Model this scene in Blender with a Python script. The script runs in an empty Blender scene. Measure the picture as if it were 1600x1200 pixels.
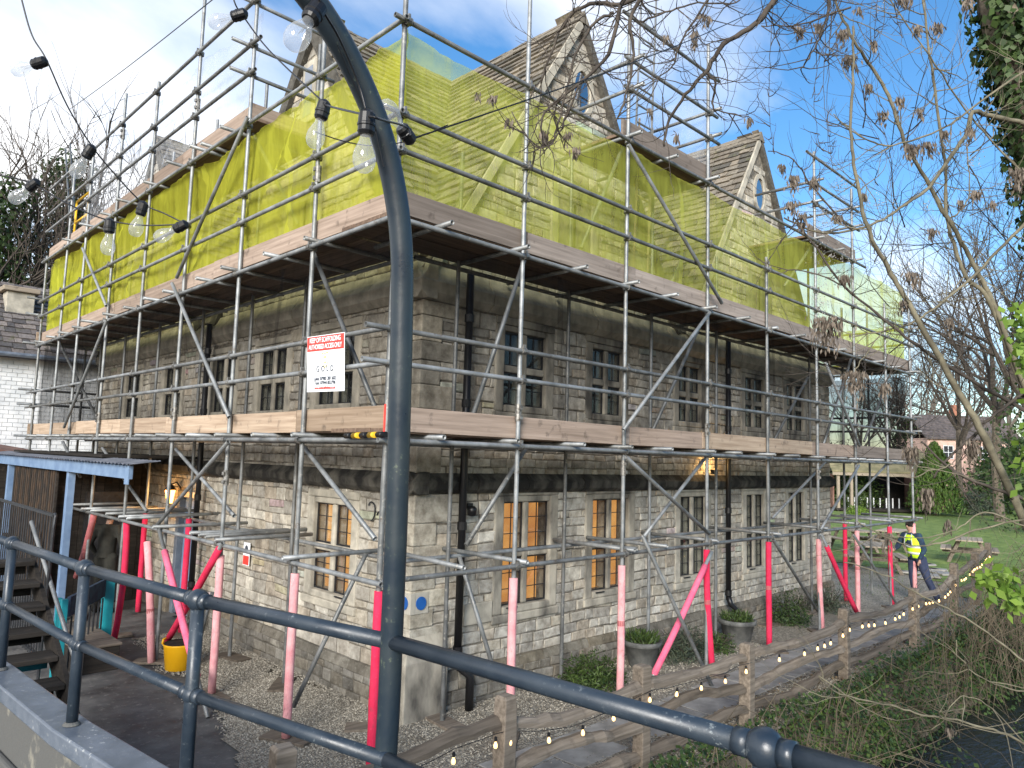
import bpy, math, random
from math import sin, cos, pi, radians, sqrt
from mathutils import Vector, Matrix, Quaternion, noise as mnoise
random.seed(7)
V = Vector
scn = bpy.context.scene
col = scn.collection
# ------------------------------------------------------------------ camera
FPX, ROLL, PITCH, YAW = 1146.459, 0.0292228, 0.1003581, 0.7933618
CAM = V((-3.7517, -5.3663, 2.8313))
FW = V((cos(PITCH)*cos(YAW), cos(PITCH)*sin(YAW), sin(PITCH)))
R0 = V((sin(YAW), -cos(YAW), 0)); U0 = R0.cross(FW)
RT = cos(ROLL)*R0 + sin(ROLL)*U0; UP = -sin(ROLL)*R0 + cos(ROLL)*U0
cd = bpy.data.cameras.new('camera'); cam = bpy.data.objects.new('camera', cd); col.objects.link(cam)
cd.sensor_width = 36; cd.lens = 36*FPX/1600; cd.clip_start = .05; cd.clip_end = 3000
m3 = Matrix((RT, UP, -FW)).transposed()
cam.matrix_world = Matrix.Translation(CAM) @ m3.to_4x4()
scn.camera = cam
# ------------------------------------------------------------------ light
SUN_EL, SUN_AZ = radians(23), radians(236)     # azimuth clockwise from +Y
w = bpy.data.worlds.new('World'); scn.world = w; w.use_nodes = True
nt = w.node_tree; N = nt.nodes; L = nt.links; N.clear()
out = N.new('ShaderNodeOutputWorld'); bg = N.new('ShaderNodeBackground'); bg.inputs[1].default_value = .075
sky = N.new('ShaderNodeTexSky'); sky.sky_type = 'NISHITA'; sky.sun_disc = False
sky.sun_elevation = SUN_EL; sky.sun_rotation = SUN_AZ; sky.air_density = 1.0; sky.dust_density = .6; sky.ozone_density = 2.0
tc = N.new('ShaderNodeTexCoord')
sep = N.new('ShaderNodeSeparateXYZ'); L.new(tc.outputs['Generated'], sep.inputs[0])
den = N.new('ShaderNodeMath'); den.operation = 'MAXIMUM'; den.inputs[1].default_value = 0.0; L.new(sep.outputs[2], den.inputs[0])
den2 = N.new('ShaderNodeMath'); den2.operation = 'ADD'; den2.inputs[1].default_value = .28; L.new(den.outputs[0], den2.inputs[0])
dv = N.new('ShaderNodeVectorMath'); dv.operation = 'DIVIDE'; L.new(tc.outputs['Generated'], dv.inputs[0])
cmb = N.new('ShaderNodeCombineXYZ'); L.new(den2.outputs[0], cmb.inputs[0]); L.new(den2.outputs[0], cmb.inputs[1]); cmb.inputs[2].default_value = 1
L.new(cmb.outputs[0], dv.inputs[1])
mp = N.new('ShaderNodeMapping'); mp.inputs['Location'].default_value = (.6, -.15, 0); mp.inputs['Rotation'].default_value = (0, 0, radians(-35)); mp.inputs['Scale'].default_value = (.75, 1.15, .3)
L.new(dv.outputs[0], mp.inputs[0])
n1 = N.new('ShaderNodeTexNoise'); n1.inputs['Scale'].default_value = 1.25; n1.inputs['Detail'].default_value = 9; n1.inputs['Roughness'].default_value = .52; n1.inputs['Distortion'].default_value = .35
L.new(mp.outputs[0], n1.inputs['Vector'])
bank = N.new('ShaderNodeVectorMath'); bank.operation = 'DOT_PRODUCT'; L.new(tc.outputs['Generated'], bank.inputs[0]); bank.inputs[1].default_value = (-.17, .17, -.12)
cadd = N.new('ShaderNodeMath'); cadd.operation = 'ADD'; L.new(n1.outputs[0], cadd.inputs[0]); L.new(bank.outputs['Value'], cadd.inputs[1])
cr = N.new('ShaderNodeValToRGB'); cr.color_ramp.elements[0].position = .40; cr.color_ramp.elements[1].position = .66
cr.color_ramp.elements[0].color = (0, 0, 0, 1); cr.color_ramp.elements[1].color = (1, 1, 1, 1); L.new(cadd.outputs[0], cr.inputs[0])
hs = N.new('ShaderNodeHueSaturation'); hs.inputs['Saturation'].default_value = 1.28; hs.inputs['Value'].default_value = 1.22; L.new(sky.outputs[0], hs.inputs['Color'])
mx = N.new('ShaderNodeMix'); mx.data_type = 'RGBA'; L.new(cr.outputs[0], mx.inputs[0]); L.new(hs.outputs[0], mx.inputs[6]); mx.inputs[7].default_value = (7.6, 7.7, 7.9, 1)
L.new(mx.outputs[2], bg.inputs[0]); L.new(bg.outputs[0], out.inputs[0])
sd = bpy.data.lights.new('sun', 'SUN'); sd.energy = 2.4; sd.angle = radians(25); sd.color = (1, .965, .91)
so = bpy.data.objects.new('sun', sd); col.objects.link(so)
sdir = V((sin(SUN_AZ)*cos(SUN_EL), cos(SUN_AZ)*cos(SUN_EL), sin(SUN_EL)))
so.rotation_euler = sdir.to_track_quat('Z', 'Y').to_euler(); so.location = sdir*60
scn.view_settings.view_transform = 'Standard'; scn.view_settings.look = 'None'; scn.view_settings.exposure = 1.4; scn.view_settings.gamma = 1
scn.cycles.transparent_max_bounces = 24; scn.cycles.max_bounces = 6; scn.cycles.use_denoising = True

# ------------------------------------------------------------------ placing helpers
def ray(x, y): return FW + (x-800)/FPX*RT + (600-y)/FPX*UP
def P(x, y, d): return CAM + d*ray(x, y)
def hit(x, y, ax, v):
    d = ray(x, y); return CAM + (v-CAM[ax])/d[ax]*d
def px(p):
    d = V(p)-CAM; wv = d.dot(FW)
    return 800+FPX*d.dot(RT)/wv, 600-FPX*d.dot(UP)/wv, wv

# ------------------------------------------------------------------ materials
MT = {}
def nmat(name):
    m = bpy.data.materials.new(name); m.use_nodes = True; MT[name] = m
    n = m.node_tree.nodes; return m, n, m.node_tree.links, n['Principled BSDF']
def rgb(c): return (c[0], c[1], c[2], 1)
def mixc(n, l, fac, a, b, mode='MIX'):
    x = n.new('ShaderNodeMix'); x.data_type = 'RGBA'; x.blend_type = mode
    for s, v in ((0, fac), (6, a), (7, b)):
        if hasattr(v, 'is_linked') or hasattr(v, 'links'): l.new(v, x.inputs[s])
        else: x.inputs[s].default_value = v if s == 0 else rgb(v)
    return x.outputs[2]
def noi(n, l, scale, detail=5, rough=.55, vec=None, typ='ShaderNodeTexNoise', stretch=None, coord='Object'):
    t = n.new(typ); t.inputs['Scale'].default_value = scale
    if typ == 'ShaderNodeTexNoise': t.inputs['Detail'].default_value = detail; t.inputs['Roughness'].default_value = rough
    if vec is None:
        if coord == 'World': vec = n.new('ShaderNodeNewGeometry').outputs['Position']
        else: vec = n.new('ShaderNodeTexCoord').outputs[coord]
    if stretch:
        mpn = n.new('ShaderNodeMapping'); mpn.inputs['Scale'].default_value = stretch; l.new(vec, mpn.inputs[0]); vec = mpn.outputs[0]
    l.new(vec, t.inputs['Vector']); return t
def ramp(n, l, src, p0, p1, c0=(0, 0, 0), c1=(1, 1, 1)):
    r = n.new('ShaderNodeValToRGB'); r.color_ramp.elements[0].position = p0; r.color_ramp.elements[1].position = p1
    r.color_ramp.elements[0].color = rgb(c0); r.color_ramp.elements[1].color = rgb(c1); l.new(src, r.inputs[0]); return r.outputs[0]
def bump(n, l, b, src, st, dist=.01):
    x = n.new('ShaderNodeBump'); x.inputs['Strength'].default_value = st; x.inputs['Distance'].default_value = dist
    l.new(src, x.inputs['Height']); l.new(x.outputs[0], b.inputs['Normal'])
def simple(name, c, c2=None, scale=6, rough=.7, metal=0, bst=.15, bdist=.004, bscale=None, stretch=None, coord='World', spec=.4, p=(.35, .65)):
    m, n, l, b = nmat(name)
    b.inputs['Roughness'].default_value = rough; b.inputs['Metallic'].default_value = metal; b.inputs['Specular IOR Level'].default_value = spec
    t = noi(n, l, scale, stretch=stretch, coord=coord)
    if c2: l.new(ramp(n, l, t.outputs[0], p[0], p[1], c, c2), b.inputs['Base Color'])
    else: b.inputs['Base Color'].default_value = rgb(c)
    if bst:
        t2 = noi(n, l, bscale or scale*6, stretch=stretch, coord=coord); bump(n, l, b, t2.outputs[0], bst, bdist)
    return m
def emis(name, c, s):
    m, n, l, b = nmat(name); b.inputs['Base Color'].default_value = rgb(c); b.inputs['Emission Color'].default_value = rgb(c); b.inputs['Emission Strength'].default_value = s
    return m
# stone with per-piece tint
def stone_mat(name, k, stain, bst=.6, lich=.35):
    m, n, l, b = nmat(name); b.inputs['Roughness'].default_value = .92; b.inputs['Specular IOR Level'].default_value = .2
    at = n.new('ShaderNodeAttribute'); at.attribute_name = 'tint'
    t = noi(n, l, 9, 8, .65, coord='World'); c1 = ramp(n, l, t.outputs[0], .32, .70, (.50*k, .47*k, .43*k), (1.2*k, 1.19*k, 1.15*k))
    c = mixc(n, l, 1.0, at.outputs['Color'], c1, 'MULTIPLY')
    t3 = noi(n, l, 1.1, 6, .62, coord='World', stretch=(1.6, 1.6, .45)); f3 = ramp(n, l, t3.outputs[0], .5, .72)
    mm = n.new('ShaderNodeMath'); mm.operation = 'MULTIPLY'; mm.inputs[1].default_value = stain; l.new(f3, mm.inputs[0])
    c = mixc(n, l, mm.outputs[0], c, (.045, .043, .036))
    t4 = noi(n, l, 26, 3, .5, coord='World'); f4 = ramp(n, l, t4.outputs[0], .62, .7)
    mm2 = n.new('ShaderNodeMath'); mm2.operation = 'MULTIPLY'; mm2.inputs[1].default_value = lich; l.new(f4, mm2.inputs[0])
    c = mixc(n, l, mm2.outputs[0], c, (.34, .33, .27))
    l.new(c, b.inputs['Base Color'])
    t5 = noi(n, l, 38, 6, .7, coord='World'); bump(n, l, b, t5.outputs[0], bst, .012)
    return m
stone_mat('stone', 1.2, .28, .9); stone_mat('stone_warm', 1.14, .24, .9)
simple('mortar', (.09, .08, .065), (.24, .21, .165), 14, .95, bst=.5)
stone_mat('dark_stone', .5, .7); stone_mat('plinth_stone', .62, .85)
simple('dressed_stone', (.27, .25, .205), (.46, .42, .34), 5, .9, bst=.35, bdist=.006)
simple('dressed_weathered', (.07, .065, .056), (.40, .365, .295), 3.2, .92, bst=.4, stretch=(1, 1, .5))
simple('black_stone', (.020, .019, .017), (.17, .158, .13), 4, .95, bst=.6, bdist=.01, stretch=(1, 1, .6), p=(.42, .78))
def slate_mat():
    m, n, l, b = nmat('slate'); b.inputs['Roughness'].default_value = .9; b.inputs['Specular IOR Level'].default_value = .25
    at = n.new('ShaderNodeAttribute'); at.attribute_name = 'tint'
    t = noi(n, l, 14, 7, .65, coord='World'); c1 = ramp(n, l, t.outputs[0], .3, .7, (.55, .53, .5), (1.2, 1.18, 1.12))
    c = mixc(n, l, 1.0, at.outputs['Color'], c1, 'MULTIPLY')
    t2 = noi(n, l, 5, 6, .6, coord='World'); f = ramp(n, l, t2.outputs[0], .58, .75); c = mixc(n, l, f, c, (.10, .105, .045))
    l.new(c, b.inputs['Base Color']); t5 = noi(n, l, 40, 5, coord='World'); bump(n, l, b, t5.outputs[0], .5, .01)
slate_mat()
def steel_mat():
    m, n, l, b = nmat('galvanised_steel'); b.inputs['Metallic'].default_value = .4; b.inputs['Roughness'].default_value = .52
    oi = n.new('ShaderNodeObjectInfo'); t = noi(n, l, 5, 6, .6, coord='World')
    c = ramp(n, l, t.outputs[0], .3, .7, (.12, .128, .13), (.33, .345, .35))
    r = ramp(n, l, oi.outputs['Random'], 0, 1, (.62, .60, .57), (1.1, 1.1, 1.1)); c = mixc(n, l, 1, c, r, 'MULTIPLY')
    t2 = noi(n, l, 22, 4, coord='World'); f = ramp(n, l, t2.outputs[0], .6, .7); c = mixc(n, l, f, c, (.30, .29, .26)); t3 = noi(n, l, 8, 6, .7, coord='World'); f3 = ramp(n, l, t3.outputs[0], .6, .74); c = mixc(n, l, f3, c, (.10, .065, .04))
    l.new(c, b.inputs['Base Color']); bump(n, l, b, t2.outputs[0], .2, .003)
steel_mat()
simple('coupler_steel', (.10, .095, .085), (.30, .29, .27), 30, .5, .6)
def board_mat(name, a, c):
    m, n, l, b = nmat(name); b.inputs['Roughness'].default_value = .88; b.inputs['Specular IOR Level'].default_value = .2
    tcn = n.new('ShaderNodeTexCoord'); oi = n.new('ShaderNodeObjectInfo')
    add = n.new('ShaderNodeVectorMath'); add.operation = 'ADD'; l.new(tcn.outputs['Object'], add.inputs[0]); l.new(oi.outputs['Random'], add.inputs[1])
    t = noi(n, l, 3, 7, .6, vec=add.outputs[0], stretch=(.35, 9, 9)); cc = ramp(n, l, t.outputs[0], .3, .7, a, c)
    r = ramp(n, l, oi.outputs['Random'], 0, 1, (.66, .62, .58), (1.15, 1.1, 1.05)); cc = mixc(n, l, 1, cc, r, 'MULTIPLY')
    t2 = noi(n, l, 7, 5, coord='World'); f = ramp(n, l, t2.outputs[0], .6, .8); cc = mixc(n, l, f, cc, (.07, .055, .045))
    l.new(cc, b.inputs['Base Color']); bump(n, l, b, t.outputs[0], .35, .006)
board_mat('toe_timber', (.27, .205, .15), (.47, .385, .30)); board_mat('deck_timber', (.09, .065, .05), (.20, .145, .11)); board_mat('toe_timber_pink', (.20, .158, .128), (.38, .31, .262)); board_mat('toe_timber_grey', (.17, .148, .132), (.32, .285, .26))
board_mat('fence_timber', (.085, .072, .058), (.23, .20, .165)); board_mat('dark_timber', (.012, .011, .0105), (.036, .032, .028)); board_mat('pale_timber', (.22, .19, .15), (.42, .37, .30))
def foam(name, c, c2):
    m, n, l, b = nmat(name); b.inputs['Roughness'].default_value = .85; b.inputs['Specular IOR Level'].default_value = .2
    t = noi(n, l, 6, 6, .65, coord='World'); cc = ramp(n, l, t.outputs[0], .3, .7, c, c2); t2 = noi(n, l, 17, 6, .7, coord='World', stretch=(1, 1, .5)); cc = mixc(n, l, ramp(n, l, t2.outputs[0], .58, .72), cc, tuple(q*.45+.05 for q in c)); t3 = noi(n, l, 55, 4, .7, coord='World'); cc = mixc(n, l, ramp(n, l, t3.outputs[0], .64, .7), cc, tuple(min(1, q*1.1+.12) for q in c2))
    l.new(cc, b.inputs['Base Color']); bump(n, l, b, t3.outputs[0], .5, .006)
foam('foam_faded', (.56, .21, .23), (.68, .38, .37)); foam('foam_red', (.52, .016, .055), (.62, .035, .09)); foam('foam_pink', (.66, .085, .17), (.72, .16, .24)); foam('foam_dusky', (.30, .075, .085), (.42, .16, .15))
def net_mat(name, fac, trans, dif, tl, seam=True):
    m, n, l, b = nmat(name); n.remove(b); o = n['Material Output']
    tr = n.new('ShaderNodeBsdfTransparent'); tr.inputs[0].default_value = rgb(trans)
    d = n.new('ShaderNodeBsdfDiffuse'); d.inputs[0].default_value = rgb(dif)
    t = n.new('ShaderNodeBsdfTranslucent'); t.inputs[0].default_value = rgb(tl)
    ad = n.new('ShaderNodeMixShader'); ad.inputs[0].default_value = .5; l.new(d.outputs[0], ad.inputs[1]); l.new(t.outputs[0], ad.inputs[2])
    mxs = n.new('ShaderNodeMixShader'); l.new(tr.outputs[0], mxs.inputs[1]); l.new(ad.outputs[0], mxs.inputs[2])
    nz = noi(n, l, 1.3, 6, .6, coord='World'); mr = n.new('ShaderNodeMapRange'); mr.inputs[1].default_value = .3; mr.inputs[2].default_value = .7
    mr.inputs[3].default_value = fac*.82; mr.inputs[4].default_value = min(1, fac*1.18); l.new(nz.outputs[0], mr.inputs[0])
    geo = n.new('ShaderNodeNewGeometry'); cz = noi(n, l, 7, 3, .6, vec=geo.outputs['Position'], stretch=(1, 1, .12)); mc = n.new('ShaderNodeMapRange'); mc.inputs[1].default_value = .35; mc.inputs[2].default_value = .65; mc.inputs[3].default_value = -.10; mc.inputs[4].default_value = .10; l.new(cz.outputs[0], mc.inputs[0])
    dp_ = n.new('ShaderNodeVectorMath'); dp_.operation = 'DOT_PRODUCT'; dp_.inputs[1].default_value = (.385, .385, .02); l.new(geo.outputs['Position'], dp_.inputs[0]); fr_ = n.new('ShaderNodeMath'); fr_.operation = 'FRACT'; l.new(dp_.outputs['Value'], fr_.inputs[0])
    ls_ = n.new('ShaderNodeMath'); ls_.operation = 'LESS_THAN'; ls_.inputs[1].default_value = .035; l.new(fr_.outputs[0], ls_.inputs[0]); ma_ = n.new('ShaderNodeMath'); ma_.operation = 'MULTIPLY_ADD'; ma_.inputs[1].default_value = .22 if seam else 0; l.new(ls_.outputs[0], ma_.inputs[0]); l.new(mr.outputs[0], ma_.inputs[2])
    sm_ = n.new('ShaderNodeMath'); sm_.operation = 'ADD'; sm_.use_clamp = True; l.new(ma_.outputs[0], sm_.inputs[0]); l.new(mc.outputs[0], sm_.inputs[1]); l.new(sm_.outputs[0], mxs.inputs[0])
    l.new(mxs.outputs[0], o.inputs[0])
net_mat('yellow_net_dense', .56, (.95, .95, .64), (.60, .61, .07), (.76, .77, .10))
net_mat('yellow_net', .44, (.97, .98, .76), (.60, .64, .12), (.76, .80, .17))
net_mat('black_net', .30, (.93, .93, .93), (.012, .012, .013), (.012, .012, .012))
net_mat('black_net_end', .52, (.93, .93, .93), (.014, .014, .015), (.014, .014, .014)); net_mat('clear_sheet', .20, (.97, .98, 1), (.75, .78, .82), (.8, .83, .88), False)
def paint_mat(name, a, b_, chip):
    m, n, l, b = nmat(name); t = noi(n, l, 7, 7, .65, coord='World'); c = ramp(n, l, t.outputs[0], .3, .7, a, b_); t2 = noi(n, l, 46, 5, .7, coord='World'); t3 = noi(n, l, 3.5, 4, .6, coord='World')
    mu = n.new('ShaderNodeMath'); mu.operation = 'MULTIPLY'; l.new(ramp(n, l, t2.outputs[0], .60, .66), mu.inputs[0]); l.new(ramp(n, l, t3.outputs[0], .45, .62), mu.inputs[1]); c = mixc(n, l, mu.outputs[0], c, chip); l.new(c, b.inputs['Base Color'])
    l.new(ramp(n, l, t.outputs[0], .3, .75, (.26, .26, .26), (.55, .55, .55)), b.inputs['Roughness']); bump(n, l, b, t2.outputs[0], .25, .003)
paint_mat('navy_paint', (.012, .020, .031), (.028, .040, .054), (.13, .15, .16))
paint_mat('coping_paint', (.07, .088, .115), (.15, .17, .20), (.42, .43, .42)); paint_mat('pole_paint', (.010, .019, .031), (.026, .036, .040), (.09, .11, .08))

simple('black_plastic', (.008, .008, .009), None, 5, .4, bst=0); simple('black_metal', (.012, .013, .015), (.03, .032, .036), 12, .45, .2)
simple('render_wall', (.085, .085, .08), (.24, .225, .18), 5, .9, bst=.5, bscale=40, p=(.56, .66))
simple('blue_paint', (.11, .175, .29), (.17, .25, .37), 5, .55, bst=.12); simple('teal_paint', (.006, .16, .20), (.015, .26, .30), 4, .45, bst=.1)
simple('corrugated', (.10, .11, .13), (.2, .21, .24), 5, .6, .3)
simple('brown_slat', (.014, .011, .009), (.06, .035, .018), 6, .8)
simple('yellow_plastic', (.72, .36, .004), (.78, .42, .01), 3, .45, bst=0)
simple('white_paint', (.55, .57, .58), (.74, .75, .75), 2.5, .85, bst=.3)
simple('pink_render', (.56, .36, .29), (.68, .46, .38), 2, .9); simple('brick_wall', (.12, .06, .045), (.22, .12, .09), 4, .9)
simple('roof_tile', (.05, .045, .045), (.12, .10, .095), 3, .85)
simple('terracotta', (.30, .13, .08), None, 4, .85); simple('pot_grey', (.06, .062, .06), (.14, .14, .13), 7, .85)
simple('sign_white', (.80, .82, .84), None, 3, .5, bst=0); simple('sign_red', (.75, .05, .035), None, 3, .5, bst=0); simple('sign_ink', (.05, .06, .08), None, 3, .6, bst=0); simple('sign_gold', (.55, .45, .16), None, 3, .6, bst=0); simple('hazard_yellow', (.75, .45, .02), None, 3, .6, bst=0)
simple('plaque_blue', (.01, .07, .27), (.015, .10, .34), 8, .4, bst=0); simple('plaque_stone', (.33, .31, .26), (.42, .39, .33), 6, .85)
simple('bark', (.07, .055, .04), (.17, .14, .105), 9, .95, bst=.7, bdist=.01, bscale=50); simple('bark_pale', (.085, .075, .05), (.19, .17, .115), 8, .9, bst=.5, bdist=.004, bscale=60)
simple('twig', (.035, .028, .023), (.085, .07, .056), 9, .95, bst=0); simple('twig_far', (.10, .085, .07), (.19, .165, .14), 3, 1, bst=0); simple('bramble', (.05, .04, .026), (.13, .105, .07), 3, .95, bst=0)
def leaf_mat(name, a, c, tl=.3, rough=.55):
    m, n, l, b = nmat(name); b.inputs['Roughness'].default_value = rough; b.inputs['Specular IOR Level'].default_value = .35
    g = n.new('ShaderNodeNewGeometry'); cc = ramp(n, l, g.outputs['Random Per Island'], 0, 1, a, c); l.new(cc, b.inputs['Base Color'])
    o = n['Material Output']; t = n.new('ShaderNodeBsdfTranslucent'); l.new(cc, t.inputs[0]); x = n.new('ShaderNodeMixShader'); x.inputs[0].default_value = tl
    l.new(b.outputs[0], x.inputs[1]); l.new(t.outputs[0], x.inputs[2]); l.new(x.outputs[0], o.inputs[0])
leaf_mat('ivy_leaf', (.014, .034, .010), (.07, .115, .03)); leaf_mat('shrub_leaf', (.02, .045, .012), (.085, .13, .03)); leaf_mat('bright_leaf', (.09, .17, .02), (.22, .33, .05), .4)
leaf_mat('conifer_leaf', (.04, .085, .014), (.13, .21, .035)); leaf_mat('seed_key', (.07, .055, .042), (.25, .205, .16), .25, .8); leaf_mat('grass_blade', (.05, .09, .014), (.13, .19, .035), .3, .7); leaf_mat('dead_leaf', (.10, .07, .04), (.25, .19, .11), .2, .9); leaf_mat('seed_fluff', (.30, .29, .26), (.52, .50, .46), .4, .9)
leaf_mat('heather_leaf', (.025, .04, .03), (.10, .12, .07), .2)
def gravel_mat():
    m, n, l, b = nmat('gravel'); b.inputs['Roughness'].default_value = .9
    v = noi(n, l, 42, typ='ShaderNodeTexVoronoi', coord='World'); v.inputs['Randomness'].default_value = 1
    sepc = n.new('ShaderNodeSeparateColor'); l.new(v.outputs['Color'], sepc.inputs[0])
    c = ramp(n, l, sepc.outputs[0], 0, 1, (.13, .112, .085), (.38, .345, .275)); t = noi(n, l, 1.1, 6, .65, coord='World'); c = mixc(n, l, ramp(n, l, t.outputs[0], .48, .75), c, (.12, .10, .068))
    l.new(c, b.inputs['Base Color']); bump(n, l, b, v.outputs['Distance'], 1.0, .025)
gravel_mat()
def concrete_mat():
    m, n, l, b = nmat('dark_concrete'); t = noi(n, l, 1.7, 10, .7, coord='World'); c = ramp(n, l, t.outputs[0], .36, .66, (.026, .027, .028), (.13, .125, .116))
    t2 = noi(n, l, 12, 6, .7, coord='World'); c = mixc(n, l, ramp(n, l, t2.outputs[0], .56, .68), c, (.16, .15, .135)); l.new(c, b.inputs['Base Color'])
    r = ramp(n, l, t.outputs[0], .35, .65, (.62, .62, .62), (.95, .95, .95)); l.new(r, b.inputs['Roughness']); bump(n, l, b, t2.outputs[0], .3, .01)
concrete_mat()
def tarmac_mat():
    m, n, l, b = nmat('tarmac'); v = noi(n, l, 90, typ='ShaderNodeTexVoronoi', coord='World'); sepc = n.new('ShaderNodeSeparateColor'); l.new(v.outputs['Color'], sepc.inputs[0])
    l.new(ramp(n, l, sepc.outputs[0], 0, 1, (.018, .02, .024), (.13, .14, .155)), b.inputs['Base Color']); b.inputs['Roughness'].default_value = .5; bump(n, l, b, v.outputs['Distance'], .9, .012)
tarmac_mat()
simple('earth', (.06, .048, .03), (.15, .125, .085), 2.5, .95, bst=.8, bdist=.03, bscale=20); simple('grass_ground', (.085, .14, .025), (.18, .24, .055), 2.2, .9, bst=.8, bdist=.02, bscale=60)
simple('flagstone', (.19, .18, .16), (.33, .315, .285), 4, .85, bst=.35)
def water_mat():
    m, n, l, b = nmat('stream_water'); b.inputs['Base Color'].default_value = (.008, .010, .009, 1); b.inputs['Roughness'].default_value = .08
    t = noi(n, l, 5, 5, .6, coord='World', stretch=(1, 2.2, 1)); bump(n, l, b, t.outputs[0], .7, .05)
water_mat()
def glass_mat(name, tint, fac, milk=0):
    m, n, l, b = nmat(name); n.remove(b); o = n['Material Output']
    tr = n.new('ShaderNodeBsdfTransparent'); tr.inputs[0].default_value = rgb(tint); g = n.new('ShaderNodeBsdfGlossy'); g.inputs['Roughness'].default_value = .03
    lw = n.new('ShaderNodeLayerWeight'); lw.inputs[0].default_value = .5; pw_ = n.new('ShaderNodeMath'); pw_.operation = 'POWER'; pw_.inputs[1].default_value = 4; l.new(lw.outputs['Facing'], pw_.inputs[0]); ad = n.new('ShaderNodeMath'); ad.operation = 'MULTIPLY_ADD'; ad.inputs[1].default_value = .5; ad.inputs[2].default_value = fac; l.new(pw_.outputs[0], ad.inputs[0])
    x = n.new('ShaderNodeMixShader'); l.new(ad.outputs[0], x.inputs[0]); l.new(tr.outputs[0], x.inputs[1]); l.new(g.outputs[0], x.inputs[2]); l.new(x.outputs[0], o.inputs[0])
    if milk:
        dm = n.new('ShaderNodeBsdfDiffuse'); dm.inputs[0].default_value = (.85, .85, .83, 1); tl = n.new('ShaderNodeBsdfTranslucent'); tl.inputs[0].default_value = (.85, .85, .83, 1); y = n.new('ShaderNodeMixShader'); y.inputs[0].default_value = .5; l.new(dm.outputs[0], y.inputs[1]); l.new(tl.outputs[0], y.inputs[2])
        z = n.new('ShaderNodeMixShader'); z.inputs[0].default_value = milk; l.new(x.outputs[0], z.inputs[1]); l.new(y.outputs[0], z.inputs[2]); l.new(z.outputs[0], o.inputs[0])
glass_mat('window_glass', (.86, .88, .88), .05); glass_mat('bulb_glass', (.95, .96, .97), .06, .2); glass_mat('oval_glass', (.2, .25, .3), .6)
def room_mat():
    m, n, l, b = nmat('lit_room'); t = noi(n, l, 1.4, 4, .5, coord='World'); c = ramp(n, l, t.outputs[0], .35, .7, (.50, .17, .035), (1.0, .50, .13))
    b.inputs['Base Color'].default_value = (.3, .2, .1, 1); l.new(c, b.inputs['Emission Color']); b.inputs['Emission Strength'].default_value = .42
room_mat()
simple('dark_room', (.010, .012, .014), (.03, .033, .036), 1.5, .8, bst=0); simple('grey_blind', (.06, .08, .09), (.10, .12, .13), 2, .8, bst=0)
emis('warm_bulb', (1, .62, .25), .9); emis('lantern_glow', (1, .42, .08), 5)
simple('skin', (.42, .25, .18), None, 4, .6, bst=0); simple('hair', (.012, .010, .009), None, 5, .8, bst=.3); simple('hivis', (.50, .82, .01), (.62, .92, .03), 8, .75, bst=.3, bdist=.01); simple('reflective', (.55, .57, .55), None, 3, .35, bst=0)
simple('denim', (.018, .026, .055), (.035, .045, .085), 12, .9); simple('navy_cloth', (.012, .02, .045), (.02, .05, .08), 10, .9); simple('olive_coat', (.014, .014, .011), (.03, .029, .023), 8, .95); simple('boot', (.01, .009, .008), None, 3, .6, bst=0); simple('grey_sleeve', (.16, .13, .12), None, 3, .9, bst=0)
simple('bag_white', (.62, .62, .60), None, 3, .6, bst=0)

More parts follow.
